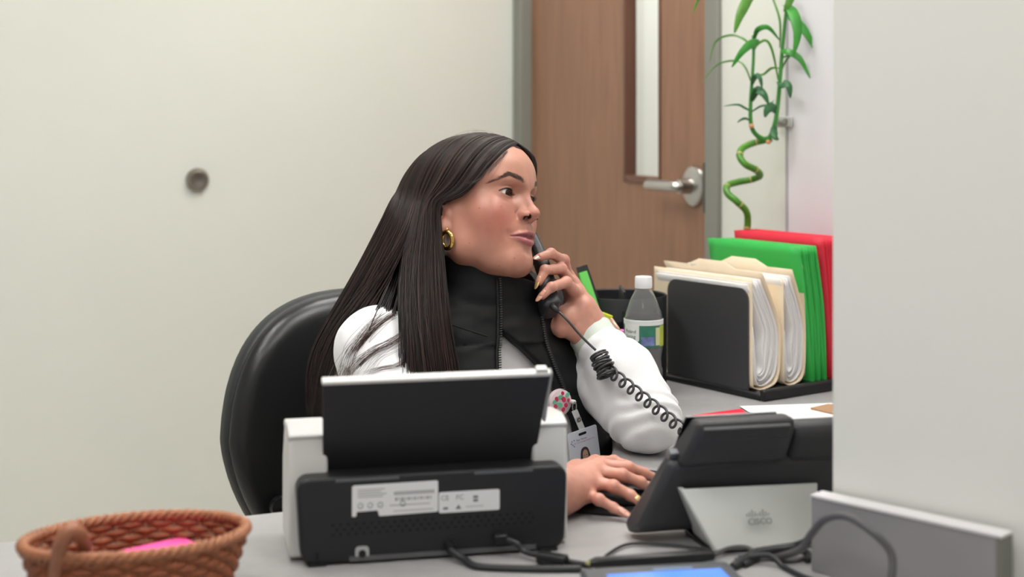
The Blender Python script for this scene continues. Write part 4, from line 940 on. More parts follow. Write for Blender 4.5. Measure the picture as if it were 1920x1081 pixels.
# ---- brows and lashes: fine hairs on the face surface
def snap(p, it=6, off=0.0):
    p = np.asarray(p, np.float32)
    for _ in range(it):
        d, g = sdf_grad(head_sdf, p, 0.0006); p = p - ((d - off) / np.maximum((g ** 2).sum(1), 0.3))[:, None] * g
    return p
def strands(name, paths, radii, m, parent, sides=3):
    """paths: (n, k, 3) world, radii: (k,) or (n, k)"""
    n, k, _ = paths.shape; T = np.gradient(paths, axis=1); T /= np.maximum(np.linalg.norm(T, axis=2, keepdims=True), 1e-9)
    ref = np.array([0.31, -0.83, 0.47]); U = np.cross(T, ref); U /= np.maximum(np.linalg.norm(U, axis=2, keepdims=True), 1e-9); Wv = np.cross(T, U)
    r = np.broadcast_to(np.asarray(radii, float), (n, k))[..., None]
    rings = [paths + r * (math.cos(a) * U + math.sin(a) * Wv) for a in [2 * math.pi * s / sides for s in range(sides)]]
    V = np.stack(rings, 2).reshape(-1, 3)
    base = (np.arange(n)[:, None] * k + np.arange(k - 1)[None]).ravel() * sides
    F = np.concatenate([np.stack([base + s, base + (s + 1) % sides, base + sides + (s + 1) % sides, base + sides + s], 1) for s in range(sides)])
    return np_mesh(name, V, F, m, parent, True)
M_brow = mat('brow_hair', srgb(98, 76, 67), 0.6)
rng = np.random.default_rng(3)
FS = np.linspace(0.118, 0.045, 240)
def front(r, u):             # surface point straight in front of (r, u), head metres
    P = np.stack([np.repeat(FS[None], len(r), 0), np.repeat(r[:, None], 240, 1), np.repeat(u[:, None], 240, 1)], -1)
    d = head_sdf(P.reshape(-1, 3).astype(np.float32)).reshape(len(r), 240); k = np.argmax(d < 0, 1)
    return np.stack([FS[k], r, u], 1)
def brow(side):
    n = 320; t = 0.93 * rng.random(n)
    K = [0, .34, .54, .76, 1]; cr = np.interp(t, K, BROW_R); cu = np.interp(t, K, BROW_U); wd = np.interp(t, K, BROW_W)
    off = rng.uniform(-1, 1, n) * wd
    ang = np.radians(np.interp(t, [0, .25, .5, .75, 1], [60, 38, 14, -22, -36]) + rng.normal(0, 6, n))
    L = np.interp(t, [0, .4, 1], [6.0, 7.0, 5.0]) * rng.uniform(.7, 1.1, n); pts = []
    for s in (0, .5, 1):
        q = front((cr + np.cos(ang) * L * s) / 1000, (cu + off + np.sin(ang) * L * s) / 1000); q[:, 0] += 0.0002 + 0.0003 * s; pts.append(q)
    P = np.stack(pts, 1).astype(float)
    if side < 0: P[..., 1] *= -1
    return strands('eyebrow', h2w(P.reshape(-1, 3)).reshape(P.shape), [0.00012, 0.0001, 0.00004], M_brow, person)
for s_ in (1, -1): brow(s_)
M_lash = mat('lash', srgb(22, 14, 12), 0.4)
def lashes(side):
    out = []
    for upper, n in ((1, 46), (0, 26)):
        for i in range(n):
            a = -13.0 + 27 * (i + rng.random() * .6) / n
            b = float((lid_up if upper else lid_lo)(np.array(a)))
            x = math.sqrt(max(14.4 ** 2 - (a * 0.9) ** 2 - b * b, 4)); L = (4.6 + 1.2 * (a / 13)) if upper else 2.6
            L *= rng.uniform(.8, 1.1)
            p0 = np.array((x, a, b)); dirv = np.array((0.85, 0.035 * a, -0.05 if upper else -0.6)); dirv /= np.linalg.norm(dirv)
            curl = np.array((0, 0.03 * a, 1.0 if upper else -0.5))
            out.append([p0 + dirv * L * s + curl * L * 0.40 * s * s for s in (0, .33, .66, 1)])
    P = (np.array(out) / 1000 + EYE)
    if side < 0: P[..., 1] *= -1
    return strands('eyelashes', h2w(P.reshape(-1, 3)).reshape(P.shape), [0.00017, 0.00015, 0.0001, 0.00004], M_lash, person)
for s_ in (1, -1): lashes(s_)
# ================================================================= hair
M_hair = mat('dark_brown_hair', srgb(38, 26, 24), 0.34, spec=0.6)
M_hairb = mat('dark_brown_hair_mass', srgb(30, 20, 19), 0.45, spec=0.4)
_nt = M_hair.node_tree; _b = _nt.nodes['Principled BSDF']
_oi = _nt.nodes.new('ShaderNodeVertexColor'); _oi.layer_name = 'col'; _nt.links.new(_oi.outputs['Color'], _b.inputs['Base Color'])
# hairline in head millimetres as (f, r, u): scalp hair grows where the score is positive
def scalp_off(p):            # scalp shape without ear and neck, metres
    q = p * 1000; q = q.copy(); q[:, 1] = np.abs(q[:, 1])
    d = ell(q, (4, 0, 56), (92, 71, 78)); d = smin(d, ell(q, (52, 0, 63), (49, 54, 44)), 24)
    d = smin(d, ell(q, (0, 0, 10), (76, 60, 60)), 24)
    return d / 1000
def snap_s(p, off, it=6):
    p = np.asarray(p, np.float32).copy(); off = np.asarray(off)
    for _ in range(it):
        d, g = sdf_grad(scalp_off, p, 0.0008); p = p - ((d - off) / np.maximum((g ** 2).sum(1), 0.3))[:, None] * g
    return p
hr = np.random.default_rng(11)
def strand_obj(name, P, r, col, parent):
    n, k, _ = P.shape
    o = strands(name, P, r, M_hair, parent)
    at = o.data.color_attributes.new('col', 'FLOAT_COLOR', 'POINT')
    c4 = np.ones((n, k, 3, 4), np.float32); c4[..., :3] = col[:, None, None, :]
    at.data.foreach_set('color', c4.ravel()); return o
def bez(P0, P1, P2, P3, t):
    t = t[None, :, None]; return ((1 - t) ** 3) * P0[:, None] + 3 * ((1 - t) ** 2) * t * P1[:, None] + 3 * (1 - t) * t * t * P2[:, None] + t ** 3 * P3[:, None]
def hcol(n, lo=(22, 17, 17), hi=(66, 50, 46), p=1.2):
    k = (hr.random(n) ** p)[:, None]; return np.array(srgb(*lo)) * (1 - k) + np.array(srgb(*hi)) * k
def polyline(ctrl, t):
    """ctrl (n, m, 3) Catmull-Rom sampled at t in 0..1"""
    n, m, _ = ctrl.shape; s = t * (m - 1); i = np.minimum(s.astype(int), m - 2); f = (s - i)[None, :, None]
    g = lambda j: ctrl[:, np.clip(j, 0, m - 1)]
    p0, p1, p2, p3 = g(i - 1), g(i), g(i + 1), g(i + 2)
    return 0.5 * (2 * p1 + (p2 - p0) * f + (2 * p0 - 5 * p1 + 4 * p2 - p3) * f ** 2 + (3 * p1 - p0 - 3 * p2 + p3) * f ** 3)
def px_path(rows):           # rows of (px, py, d) -> world
    return np.array([wp(*r) for r in rows])


GUIDE_S = np.array([0, .3, .55, .64, .74, 1.0])
GUIDE = np.array([
 [(826, 412, 2.090), (825, 470, 2.078), (830, 560, 2.055), (838, 640, 2.035), (850, 720, 2.030), (856, 790, 2.030)],
 [(808, 412, 2.088), (801, 470, 2.074), (800, 560, 2.046), (806, 640, 2.022), (815, 720, 2.015), (820, 790, 2.015)],
 [(788, 408, 2.092), (776, 470, 2.076), (768, 550, 2.046), (776, 630, 2.012), (785, 710, 2.000), (788, 780, 2.000)],
 [(780, 405, 2.096), (758, 470, 2.082), (732, 550, 2.046), (708, 604, 1.992), (686, 660, 1.972), (668, 730, 1.965)],
 [(768, 395, 2.108), (728, 480, 2.100), (690, 560, 2.100), (655, 604, 2.130), (628, 660, 2.150), (614, 750, 2.160)],
 [(734, 374, 2.155), (714, 424, 2.160), (652, 545, 2.165), (601, 622, 2.180), (571, 690, 2.190), (584, 775, 2.200)]], float)
GW = np.array([[np.array(wp(*c)) for c in g] for g in GUIDE])
def guide_at(s):
    out = np.zeros((len(s), 6, 3))
    for j in range(6):
        for c in range(3): out[:, j, c] = np.interp(s, GUIDE_S, GW[:, j, c])
    return out
def near_side(n, lift0, jit, sfun=None, spread=0.004, split=True):
    s = hr.random(n) ** 0.95 if sfun is None else sfun(n)
    u = np.interp(s, [0, .3, .6, 1], [101, 120, 132, 130]); f = np.interp(s, [0, .3, .6, 1], [77, 58, 28, -34])
    r0 = np.stack([f, hr.random(n) * 5 - 2, u], 1) / 1000
    f1 = np.interp(s, [0, .25, .5, .75, 1], [70, 46, 16, -22, -64]); u1 = np.interp(s, [0, .25, .5, .75, 1], [64, 78, 90, 100, 106])
    m1 = np.stack([f1, np.interp(s, [0, .2, 1], [54, 62, 44]), u1], 1) / 1000
    f2 = np.interp(s, [0, .25, .5, .75, 1], [31, 10, -8, -44, -92]); u2 = np.interp(s, [0, .25, .5, .75, 1], [15, 30, 42, 58, 72])
    m2 = np.stack([f2, np.interp(s, [0, 1], [78, 50]), u2], 1) / 1000
    f3 = np.interp(s, [0, .25, .5, .75, 1], [-5, -12, -24, -54, -98]); u3 = np.interp(s, [0, .25, .5, .75, 1], [25, 28, 26, 34, 52])
    m3 = np.stack([f3, np.interp(s, [0, 1], [80, 50]), u3], 1) / 1000
    lift = lift0 + jit * (0.55 * hr.random(n) + 0.45 * (0.5 + 0.5 * np.sin(s * 95 + 2 * np.sin(s * 31))))
    bk = np.clip((s - .55) / .45, 0, 1)
    a = snap_s(r0, 0.0015 + lift * 0.45)
    b0 = snap_s((r0 * 0.5 + m1 * 0.5) * 1.02, 0.003 + lift * 0.9); b = snap_s(m1, 0.004 + lift + .004 * bk)
    c0 = snap_s((m1 + m2) / 2, 0.005 + lift + .006 * bk); c = snap_s(m2, 0.006 + lift + .015 * bk)
    e_ = snap_s(m3, np.interp(s, [0, .3, .6, 1], [.012, .017, .012, .026]) + lift)
    W = np.stack([h2w(x) for x in (a, b0, b, c0, c, e_)], 1)
    G = guide_at(s)
    if split:                      # below the shoulder the middle lanes join the front or the back bundle
        k = (s > .56) & (s < .73); s2 = np.where(s < .645, .575 - hr.random(n) * .16, .72 + hr.random(n) * .16)
        G2 = guide_at(np.where(k, s2, s)); w_ = np.array([0, 0, .75, 1, 1, 1])[None, :, None]; G = G * (1 - w_) + G2 * w_
    n1 = hr.normal(0, 1, (n, 1, 3)) * spread * (1 - .6 * bk)[:, None, None]; w = np.array([0.25, .5, .8, 1.0, 1.3, 1.7])[None, :, None]
    G = G + n1 * w + hr.normal(0, 1, (n, 6, 3)) * 0.0012 + np.array([0, -1, 0]) * (lift[:, None, None] - lift0)
    return s, np.concatenate([W, G], 1)
T30 = np.linspace(0, 1, 38)
def relax(P, it=10):
    for _ in range(it): P[:, 1:-1] = (P[:, :-2] + P[:, 2:] + 2 * P[:, 1:-1]) / 4
    return P
def gaps(n):                       # lanes thin out where the sleeve shows
    return hr.random(n)
# hidden under-layer of thick locks so that no scalp shows through
s_, C = near_side(620, 0.001, 0.001, gaps, 0.004); P = relax(polyline(C, T30)); P[:, 17:, 1] += 0.010
hair = strand_obj('hair', P, np.interp(T30, [0, .1, .4, .9, 1], [.002, .0035, .004, .003, .001]), hcol(len(P), hi=(34, 23, 22)), person); hair['label'] = 'long straight dark brown hair'
s_, C = near_side(1000, 0.001, 0.001, lambda n: .40 + .6 * hr.random(n), 0.008, False); P = relax(polyline(C, T30)); P[:, :, 1] += np.interp(np.arange(38), [0, 16, 24, 38], [.004, .010, .045, .06])[None]
strand_obj('hair_strands', P, np.interp(T30, [0, .1, .4, .9, 1], [.0008, .0012, .0012, .001, .0003]), hcol(len(P), hi=(34, 27, 26)), hair)
s_, C = near_side(7000, 0.003, 0.005, gaps, 0.005); P = relax(polyline(C, T30))
strand_obj('hair_strands', P, np.interp(T30, [0, .06, .5, .9, 1], [.0006, .0006, .00048, .0004, .0001]) , hcol(len(P)) * (0.62 + 0.75 * (0.5 + 0.5 * np.sin(s_ * 150 + 3 * np.sin(s_ * 47))))[:, None], hair)
# far side
n = 1300; s = hr.random(n) ** 1.4
u = np.interp(s, [0, .3, .6, 1], [101, 120, 132, 130]); f = np.interp(s, [0, .3, .6, 1], [77, 58, 28, -34])
r0 = np.stack([f, -hr.random(n) * 5, u], 1) / 1000
m1 = np.stack([np.interp(s, [0, .5, 1], [66, 16, -66]), np.full(n, -62.0), np.interp(s, [0, .5, 1], [66, 88, 88])], 1) / 1000
m2 = np.stack([np.interp(s, [0, .5, 1], [20, -12, -84]), np.full(n, -76.0), np.interp(s, [0, .5, 1], [26, 40, 44])], 1) / 1000
m3 = np.stack([np.interp(s, [0, .5, 1], [-16, -30, -84]), np.full(n, -84.0), np.full(n, -50.0)], 1) / 1000
m4 = m3 + np.array((-0.01, -0.01, -0.13))
lf = 0.003 + 0.005 * hr.random(n)
C = np.stack([h2w(x) for x in (snap_s(r0, .0015 + lf * .4), snap_s((r0 + m1) / 2, .004 + lf), snap_s(m1, .006 + lf), snap_s((m1 + m2) / 2, .006 + lf), snap_s(m2, .006 + lf), m3 + hr.normal(0, .003, (n, 3)), m4 + hr.normal(0, .006, (n, 3)))], 1)
T20 = np.linspace(0, 1, 20); P = polyline(C, T20)
strand_obj('hair_strands', P, np.interp(T20, [0, .1, .9, 1], [.0008, .0009, .0008, .0002]), hcol(n), hair)
# scalp cap below the strands
def cap_sdf(p): return scalp_off(p) - np.float32(0.0009)
cv, cf = sdf_mesh(cap_sdf, (-0.10, -0.085, -0.06), (0.11, 0.085, 0.14), 0.004, 1)
q = cv * 1000
fh = np.interp(q[:, 2], [-60, -20, 0, 16, 40, 66, 80, 90, 98, 103], [-60, -50, -34, 4, 44, 67, 74, 78, 84, 120])
keep = (q[:, 0] < fh - np.where(q[:, 2] > 84, 12, 5))
cf = cf[keep[cf].all(1)]
np_mesh('scalp_cap', h2w(cv), cf, M_hairb, hair, True)
# short flyaway hairs along the front hairline and temple
def fly(rows, n, spread, r=.0002):
    base = np.array([np.array(wp(*c)) for c in rows]); k = len(base)
    C = base[None] + hr.normal(0, 1, (n, 1, 3)) * spread * np.linspace(.4, 1.2, k)[None, :, None] + hr.normal(0, 1, (n, k, 3)) * spread * .25
    T = np.linspace(0, 1, 14); strand_obj('hair_strands', polyline(C, T), np.interp(T, [0, .7, 1], [r, r, .00004]), hcol(n), hair)
fly([(950, 284, 2.06), (938, 298, 2.05), (924, 314, 2.04), (914, 326, 2.035)], 50, .003, .0001)
fly([(912, 318, 2.05), (902, 333, 2.045), (889, 341, 2.04), (874, 343, 2.04)], 22, .0018, .0001)
# a few loose hairs above the crown
n = 34; th = hr.random(n); base = np.stack([np.interp(th, [0, 1], [60, -70]), hr.normal(0, 10, n), np.full(n, 120.0)], 1) / 1000
b0 = snap_s(base, np.full(n, .005)); b1 = snap_s(base - np.array((.02, 0, 0)) + hr.normal(0, .003, (n, 3)), .007 + .002 * hr.random(n)); b2 = snap_s(base - np.array((.045, 0, 0)) + hr.normal(0, .006, (n, 3)), .007 + .004 * hr.random(n))
T = np.linspace(0, 1, 10); strand_obj('hair_strands', polyline(np.stack([h2w(x) for x in (b0, b1, b2)], 1), T), np.full(10, .00007), hcol(n), hair)
# ================================================================= torso, clothes, hands
TA = math.radians(50)
TF = np.array((math.cos(TA), -math.sin(TA), 0)); TRV = np.array((-math.sin(TA), -math.cos(TA), 0)); T0 = np.array((-0.066, 2.205, 0.0))
def w2t(p):
    q = p - T0.astype(np.float32); return np.stack([q @ TF.astype(np.float32), q @ TRV.astype(np.float32), p[:, 2]], 1)
def t2w(f, r, z): return T0 + f * TF + r * TRV + np.array((0, 0, z))
def tpt(w): q = np.asarray(w) - T0; return (q @ TF, q @ TRV, w[2])
SR, ER, WR = np.array((-0.194, 2.072, 0.890)), np.array((-0.145, 1.975, 0.765)), np.array(onz(1046, 921, 0.772))
SL, EL, WL = np.array((0.072, 2.305, 0.89)), np.array((0.198, 2.075, 0.790)), np.array(wp(1107, 624, 2.165))
BEL = tpt((0.018, 2.225, 0.66)); CHE = tpt((-0.038, 2.20, 0.82))
def torso(q, g):       # q torso frame, g = inflation
    d = ell(q, CHE, (0.108 + g, 0.148 + g, 0.16 + g))
    d = smin(d, ell(q, BEL, (0.118 + g, 0.140 + g, 0.20 + g)), 0.05)
    d = smin(d, cone(q, (0.0, 0.135, 0.900), (0.0, -0.135, 0.900), 0.050 + g, 0.050 + g), 0.05)
    d = smin(d, cone(q, (0.02, 0, 0.93), (0.01, 0, 0.88), 0.055 + g, 0.085 + g), 0.05)
    return d
def wrinkle(p, amp, seed=0.0, s=38.0):
    n = hash_noise(p * np.array((1.0, 1.0, 2.2)) + seed, s); return (amp * (n - 0.5)).astype(np.float32)
def shirt_sdf(p):
    q = w2t(p)
    d = torso(q, 0.000)
    ra = chain(p, [SR, SR * 0.45 + ER * 0.55, ER], [0.066, 0.060, 0.048], 0.01); ra = smin(ra, cone(p, ER, ER * 0.15 + WR * 0.85, 0.046, 0.034), 0.02)
    d = smin(d, ra, 0.012)
    la = smin(cone(p, SL, EL + np.array((-0.012, 0.02, 0.004)), 0.058, 0.052), chain(p, [EL, EL * 0.5 + WL * 0.5 + np.array((0.006, -0.004, 0.004)), EL * 0.10 + WL * 0.90], [0.050, 0.048, 0.0345], 0.01), 0.012)
    # folds gathered inside the elbow and around the cuff
    ax = (WL - EL) / np.linalg.norm(WL - EL); t = (p - EL.astype(np.float32)) @ ax.astype(np.float32)
    la = la + (0.0017 * np.sin(t * 330 + 160 * p[:, 0] + 5 * hash_noise(p, 24.0)) * np.exp(-((t + 0.005) / 0.035) ** 2)).astype(np.float32)
    la = la + (0.0014 * np.sin(t * 260 + 5 * hash_noise(p, 30.0)) * np.exp(-((t - 0.125) / 0.03) ** 2)).astype(np.float32)
    la = la + wrinkle(p, 0.0014, 3.0, 22.0)
    d = smin(d, la, 0.012)
    neck = np.maximum(np.sqrt((q[:, 0] - CC[0]) ** 2 + q[:, 1] ** 2) - 0.115, 0.905 - q[:, 2])
    return np.maximum(np.maximum(d + wrinkle(p, 0.0014), -neck), 0.56 - p[:, 2])
ZIP_N, ZIP_F = 0.036, -0.032
def far_edge(z): return np.interp(z, [0.60, 0.68, 0.78, 0.86, 0.89, 0.92, 0.966, 0.974, 1.0], [-0.105, -0.095, -0.072, -0.017, 0.010, 0.044, 0.044, 0.044, 0.044]).astype(np.float32)
def far_zip(z): return np.interp(z, [0.60, 0.68, 0.78, 0.86, 0.90, 0.93, 1.0], [-0.115, -0.100, -0.072, -0.036, -0.028, -0.030, -0.034]).astype(np.float32)
def near_edge(z): return np.interp(z, [0.60, 0.80, 0.86, 0.90, 0.95, 1.0], [0.085, 0.062, 0.056, 0.048, 0.038, 0.037]).astype(np.float32)
CC = (0.040, 0.0)      # collar centre in the torso frame
def collar_top(r): return np.clip(0.992 + 0.36 * r, 0.955, 1.022)
def vest_shell(p, q):
    f, r, z = q[:, 0], q[:, 1], q[:, 2]
    puff = 0.0065 * np.abs(np.sin((z + 0.10 * np.abs(r) - 0.028) * math.pi / 0.088)) ** 0.55
    d = torso(q, 0.020) - puff.astype(np.float32)
    # standing collar
    rho = np.sqrt((f - CC[0]) ** 2 + (r * 1.02) ** 2); R = 0.080 + 0.35 * np.clip(0.955 - z, 0, 0.08)
    col = np.maximum(np.abs(rho - R) - (0.0065 + 0.0035 * np.sin(np.clip((z - 0.93) / 0.07, 0, 1) * math.pi)), np.maximum(z - collar_top(r), 0.90 - z))
    inner = np.maximum(rho - (R - 0.006), 0.935 - z)
    d = np.maximum(d, -inner)
    d = smin(d, col.astype(np.float32), 0.010)
    return d
def vest_sdf(p):
    q = w2t(p); f, r, z = q[:, 0], q[:, 1], q[:, 2]
    d = vest_shell(p, q)
    op = np.maximum(np.maximum(r - near_edge(z), far_edge(z) - r), 0.03 - f)
    d = smax(d, -op, 0.006)
    arm = np.minimum(np.sqrt(((p - (SR + np.array((-0.02, -0.02, -0.02))).astype(np.float32)) ** 2).sum(1)), np.sqrt(((p - (SL + np.array((0.03, 0.02, -0.03))).astype(np.float32)) ** 2).sum(1))) - 0.062
    d = smax(d, np.abs(r) - 0.172, 0.02)
    d = smax(d, -cone(p, SR + np.array((-0.01, -0.03, -0.012)), SR + np.array((-0.05, -0.09, -0.18)), 0.064, 0.075), 0.01)
    d = smax(d, -(torso(q, 0.006)), 0.004)
    d = d + wrinkle(p, 0.0035, 9.0, 30.0)
    return np.maximum(d, 0.57 - z).astype(np.float32)
def ray_hit(fn, px, py, d0=1.7, d1=2.5):
    ds = np.linspace(d0, d1, 1600); P = np.array([wp(px, py, d) for d in ds], np.float32); v = fn(P); k = np.argmax(v < 0)
    return ds[k]
M_shirt = mat('white_knit', srgb(236, 235, 237), 0.75, bump=0.25, bscale=900, sheen=0.2)
M_vest = mat('black_quilted_nylon', srgb(18, 18, 20), 0.58, spec=0.3, bump=0.12, bscale=700)
v_, f_ = sdf_mesh(shirt_sdf, (-0.30, 1.70, 0.55), (0.29, 2.46, 1.0), 0.0038, 1)
np_mesh('shirt', v_, f_, M_shirt, person)['label'] = 'white long-sleeved top'
v_, f_ = sdf_mesh(vest_sdf, (-0.30, 2.00, 0.56), (0.22, 2.46, 1.05), 0.0028, 1)
np_mesh('vest', v_, f_, M_vest, person)['label'] = 'black quilted vest with an open front zip'
# loose hairs lying across the sleeve
def stray(rows, n, spread, r):
    base = np.array([np.array(wp(x, y, ray_hit(shirt_sdf, x, y, 1.8, 2.4) - 0.004)) for x, y in rows]); k = len(base)
    C = base[None] + hr.normal(0, 1, (n, 1, 3)) * spread * np.array((1, .15, 1)) * np.linspace(.7, 1.2, k)[None, :, None] + hr.normal(0, 1, (n, k, 3)) * spread * .3 * np.array((1, .1, 1))
    T = np.linspace(0, 1, 20); strand_obj('hair_strands', polyline(C, T), np.interp(T, [0, .7, 1], [r, r, .00008]), hcol(n, (44, 28, 24), (104, 70, 58)), hair)
stray([(734, 590), (700, 615), (668, 650), (646, 690), (634, 730)], 38, .0045, .00026)
stray([(716, 590), (690, 620), (662, 668), (650, 720)], 16, .006, .00022)
stray([(762, 622), (732, 642), (700, 658), (668, 685), (650, 720)], 26, .0042, .00024)
stray([(764, 640), (735, 656), (705, 675), (680, 712)], 12, .006, .0002)
stray([(768, 668), (745, 684), (715, 690), (688, 698)], 12, .0016, .00026)
# zips along both front edges, collar piping, seams
def on_vest(r, z, off=0.0):
    q = np.array([t2w(f, r, z) for f in np.linspace(0.30, 0.03, 900)], np.float32)
    d = vest_shell(q, w2t(q)); k = np.argmax(d < off); return Vector(q[k])
M_zip = mat('black_zip_teeth', srgb(52, 52, 54), 0.3, spec=0.6); M_tape = mat('black_zip_tape', srgb(18, 18, 20), 0.7)
for edge, sg in ((near_edge, 1), (far_zip, -1)):
    zt = float(collar_top(np.array(edge(np.array([0.98]))[0]))) - 0.006
    zs = np.arange(0.64, zt, 0.0034); path = [on_vest(float(edge(np.array([z]))[0]) + sg * 0.004, float(z), 0.001) for z in zs]
    # smooth the path
    P = np.array(path); 
    for _ in range(6): P[1:-1] = (P[:-2] + P[2:] + 2 * P[1:-1]) / 4
    MB().tube([Vector(p) for p in P[::2]], 0.0042, 6, flat=0.5).build('zip_tape', M_tape, person, smooth=True)
    zb = MB(); side = Vector(TRV) * -sg
    for i in range(1, len(P) - 1):
        t = Vector(P[i + 1] - P[i - 1]).normalized(); c = Vector(P[i]) + side * 0.003 + Vector(TF) * 0.002
        n = t.cross(side).normalized(); zb.box((0, 0, 0), (0.0042, 0.0030, 0.0019), frame(c, side, n, t))
    tag(zb.build('zip_teeth', M_zip, person), kind='stuff')
def seam(name, pts, r=0.0011):
    MB().tube(catmull([Vector(p) for p in pts], 6), r, 6).build(name, M_tape, person, smooth=True)
ang = np.linspace(math.radians(26), math.radians(334), 60); pts = []
for a in ang:
    f, r = CC[0] + 0.080 * math.cos(a), 0.080 * math.sin(a); pts.append(t2w(f, r, float(collar_top(np.array(r))) - 0.001))
MB().tube([Vector(p) for p in pts], 0.0055, 8).build('collar_binding', M_vest, person, smooth=True)
for a, b in (((830, 603), (914, 630)),):
    seam('seam', [wp(a[0] + (b[0] - a[0]) * t, a[1] + (b[1] - a[1]) * t, ray_hit(vest_sdf, a[0] + (b[0] - a[0]) * t, a[1] + (b[1] - a[1]) * t) - 0.0003) for t in np.linspace(0, 1, 14)], 0.0011)
# ---- hands
V = lambda *a: np.array(wp(*a)); Z = lambda px, py, z: np.array(onz(px, py, z))
LH = dict(
 index=[V(1064, 520, 2.182), V(1057, 488, 2.166), V(1033, 475, 2.136), V(1012, 482, 2.120)],
 middle=[V(1073, 536, 2.174), V(1052, 504, 2.148), V(1022, 506, 2.114), V(1011, 528, 2.104)],
 ring=[V(1083, 553, 2.163), V(1062, 529, 2.128), V(1034, 538, 2.100), V(1017, 554, 2.092)],
 pinky=[V(1094, 575, 2.160), V(1076, 572, 2.176), V(1062, 572, 2.176), V(1054, 580, 2.172)],
 thumb=[V(1084, 622, 2.148), V(1052, 617, 2.140), V(1026, 606, 2.152), V(1004, 590, 2.165)])
RH = dict(
 index=[Z(1124, 872, .788), Z(1178, 876, .786), Z(1208, 887, .776), Z(1230, 897, .767)],
 middle=[Z(1119, 883, .785), Z(1166, 890, .783), Z(1200, 903, .772), Z(1219, 914, .763)],
 ring=[Z(1112, 903, .777), Z(1150, 911, .775), Z(1182, 928, .764), Z(1200, 941, .757)],
 pinky=[Z(1098, 925, .766), Z(1123, 936, .764), Z(1150, 951, .755), Z(1170, 962, .750)],
 thumb=[Z(1082, 884, .768), Z(1116, 868, .764), Z(1150, 866, .757), Z(1178, 872, .755)])
RAD = dict(index=(.0100, .0083, .0074, .0060), middle=(.0102, .0085, .0074, .0060), ring=(.0098, .0081, .0071, .0058), pinky=(.0090, .0072, .0063, .0053), thumb=(.015, .0115, .0098, .0075))
def hand_sdf(H, W, arm, extra=(), ks=1.0):
    RAD_ = {k: tuple(r * ks for r in v) for k, v in RAD.items()}
    def fn(p):
        palm = None
        for k in ('index', 'middle', 'ring', 'pinky'):
            c = cone(p, W * 0.82 + H[k][0] * 0.18, H[k][0], 0.0215 * ks, 0.0122 * ks); palm = c if palm is None else smin(palm, c, 0.012)
        palm = smin(palm, cone(p, W * 0.6 + H['thumb'][0] * 0.4, H['thumb'][0], 0.020, 0.0165), 0.014)
        for c, r in extra: palm = smin(palm, ell(p, c, r), 0.012)
        d = smin(palm, cone(p, arm, W, 0.030, 0.0265), 0.02)
        for k in ('index', 'middle', 'ring', 'pinky', 'thumb'):
            fg = chain(p, H[k], RAD_[k], 0.003)
            for j in (1, 2): fg = smin(fg, ell(p, H[k][j], (RAD_[k][j] * (1.10 if j == 1 else 1.04),) * 3), 0.003)
            d = smin(d, fg, 0.0045)
        cr = hash_noise(p, 120.0)
        return (d + 0.0007 * (cr - 0.5)).astype(np.float32)
    return fn
lh = hand_sdf(LH, WL, EL * 0.3 + WL * 0.7, [(V(1062, 598, 2.150), (.020, .022, .022)), (V(1098, 590, 2.158), (.019, .020, .026))])
rh = hand_sdf(RH, WR, ER * 0.4 + WR * 0.6, ks=0.90)
def bounds(H, W): a = np.array([x for v in H.values() for x in v] + [W]); return a.min(0) - 0.035, a.max(0) + 0.035
def hand_color(v, H, tip_col):
    base = np.tile(np.array(srgb(198, 142, 124)), (len(v), 1))
    def mix(m, c, k):
        nonlocal base
        m = np.clip(m * k, 0, 1)[:, None]; base = base * (1 - m) + np.array(c) * m
    for k in H:
        for j, s, kk in ((0, .011, .35), (1, .009, .5), (2, .007, .4), (3, .007, .35)):
            mix(np.exp(-((v - H[k][j]) ** 2).sum(1) / s ** 2), srgb(190, 112, 98), kk)
    n = hash_noise(v, 160.0)[:, None]
    return base * (0.92 + 0.16 * n)
l_v, l_f = sdf_mesh(lh, *bounds(LH, WL), 0.00145); r_v, r_f = sdf_mesh(rh, *bounds(RH, WR), 0.00145)
def inner_sdf(p):      # the body under the clothes
    d = torso(w2t(p), -0.010)
    d = smin(d, chain(p, [SR, ER, WR], [0.048, 0.038, 0.024]), 0.02); d = smin(d, chain(p, [SL, EL, WL], [0.046, 0.040, 0.024]), 0.02)
    return np.maximum(smin(d, cone(p, (-0.062, 2.19, 0.99), (-0.062, 2.19, 0.88), 0.048, 0.052), 0.02), 0.56 - p[:, 2]).astype(np.float32)
i_v, i_f = sdf_mesh(inner_sdf, (-0.28, 1.70, 0.55), (0.28, 2.44, 1.02), 0.007, 1)
vs, fs, cs, off = [], [], [], 0
for v, f, c in ((h2w(hv), hf, head_col), (l_v, l_f, hand_color(l_v, LH, None)), (r_v, r_f, hand_color(r_v, RH, None)), (i_v, i_f, np.tile(np.array(srgb(180, 126, 106)), (len(i_v), 1)))):
    vs.append(v); fs.append(f + off); cs.append(c); off += len(v)
np_mesh('body', np.concatenate(vs), np.concatenate(fs), M_skin, person, True, np.concatenate(cs))
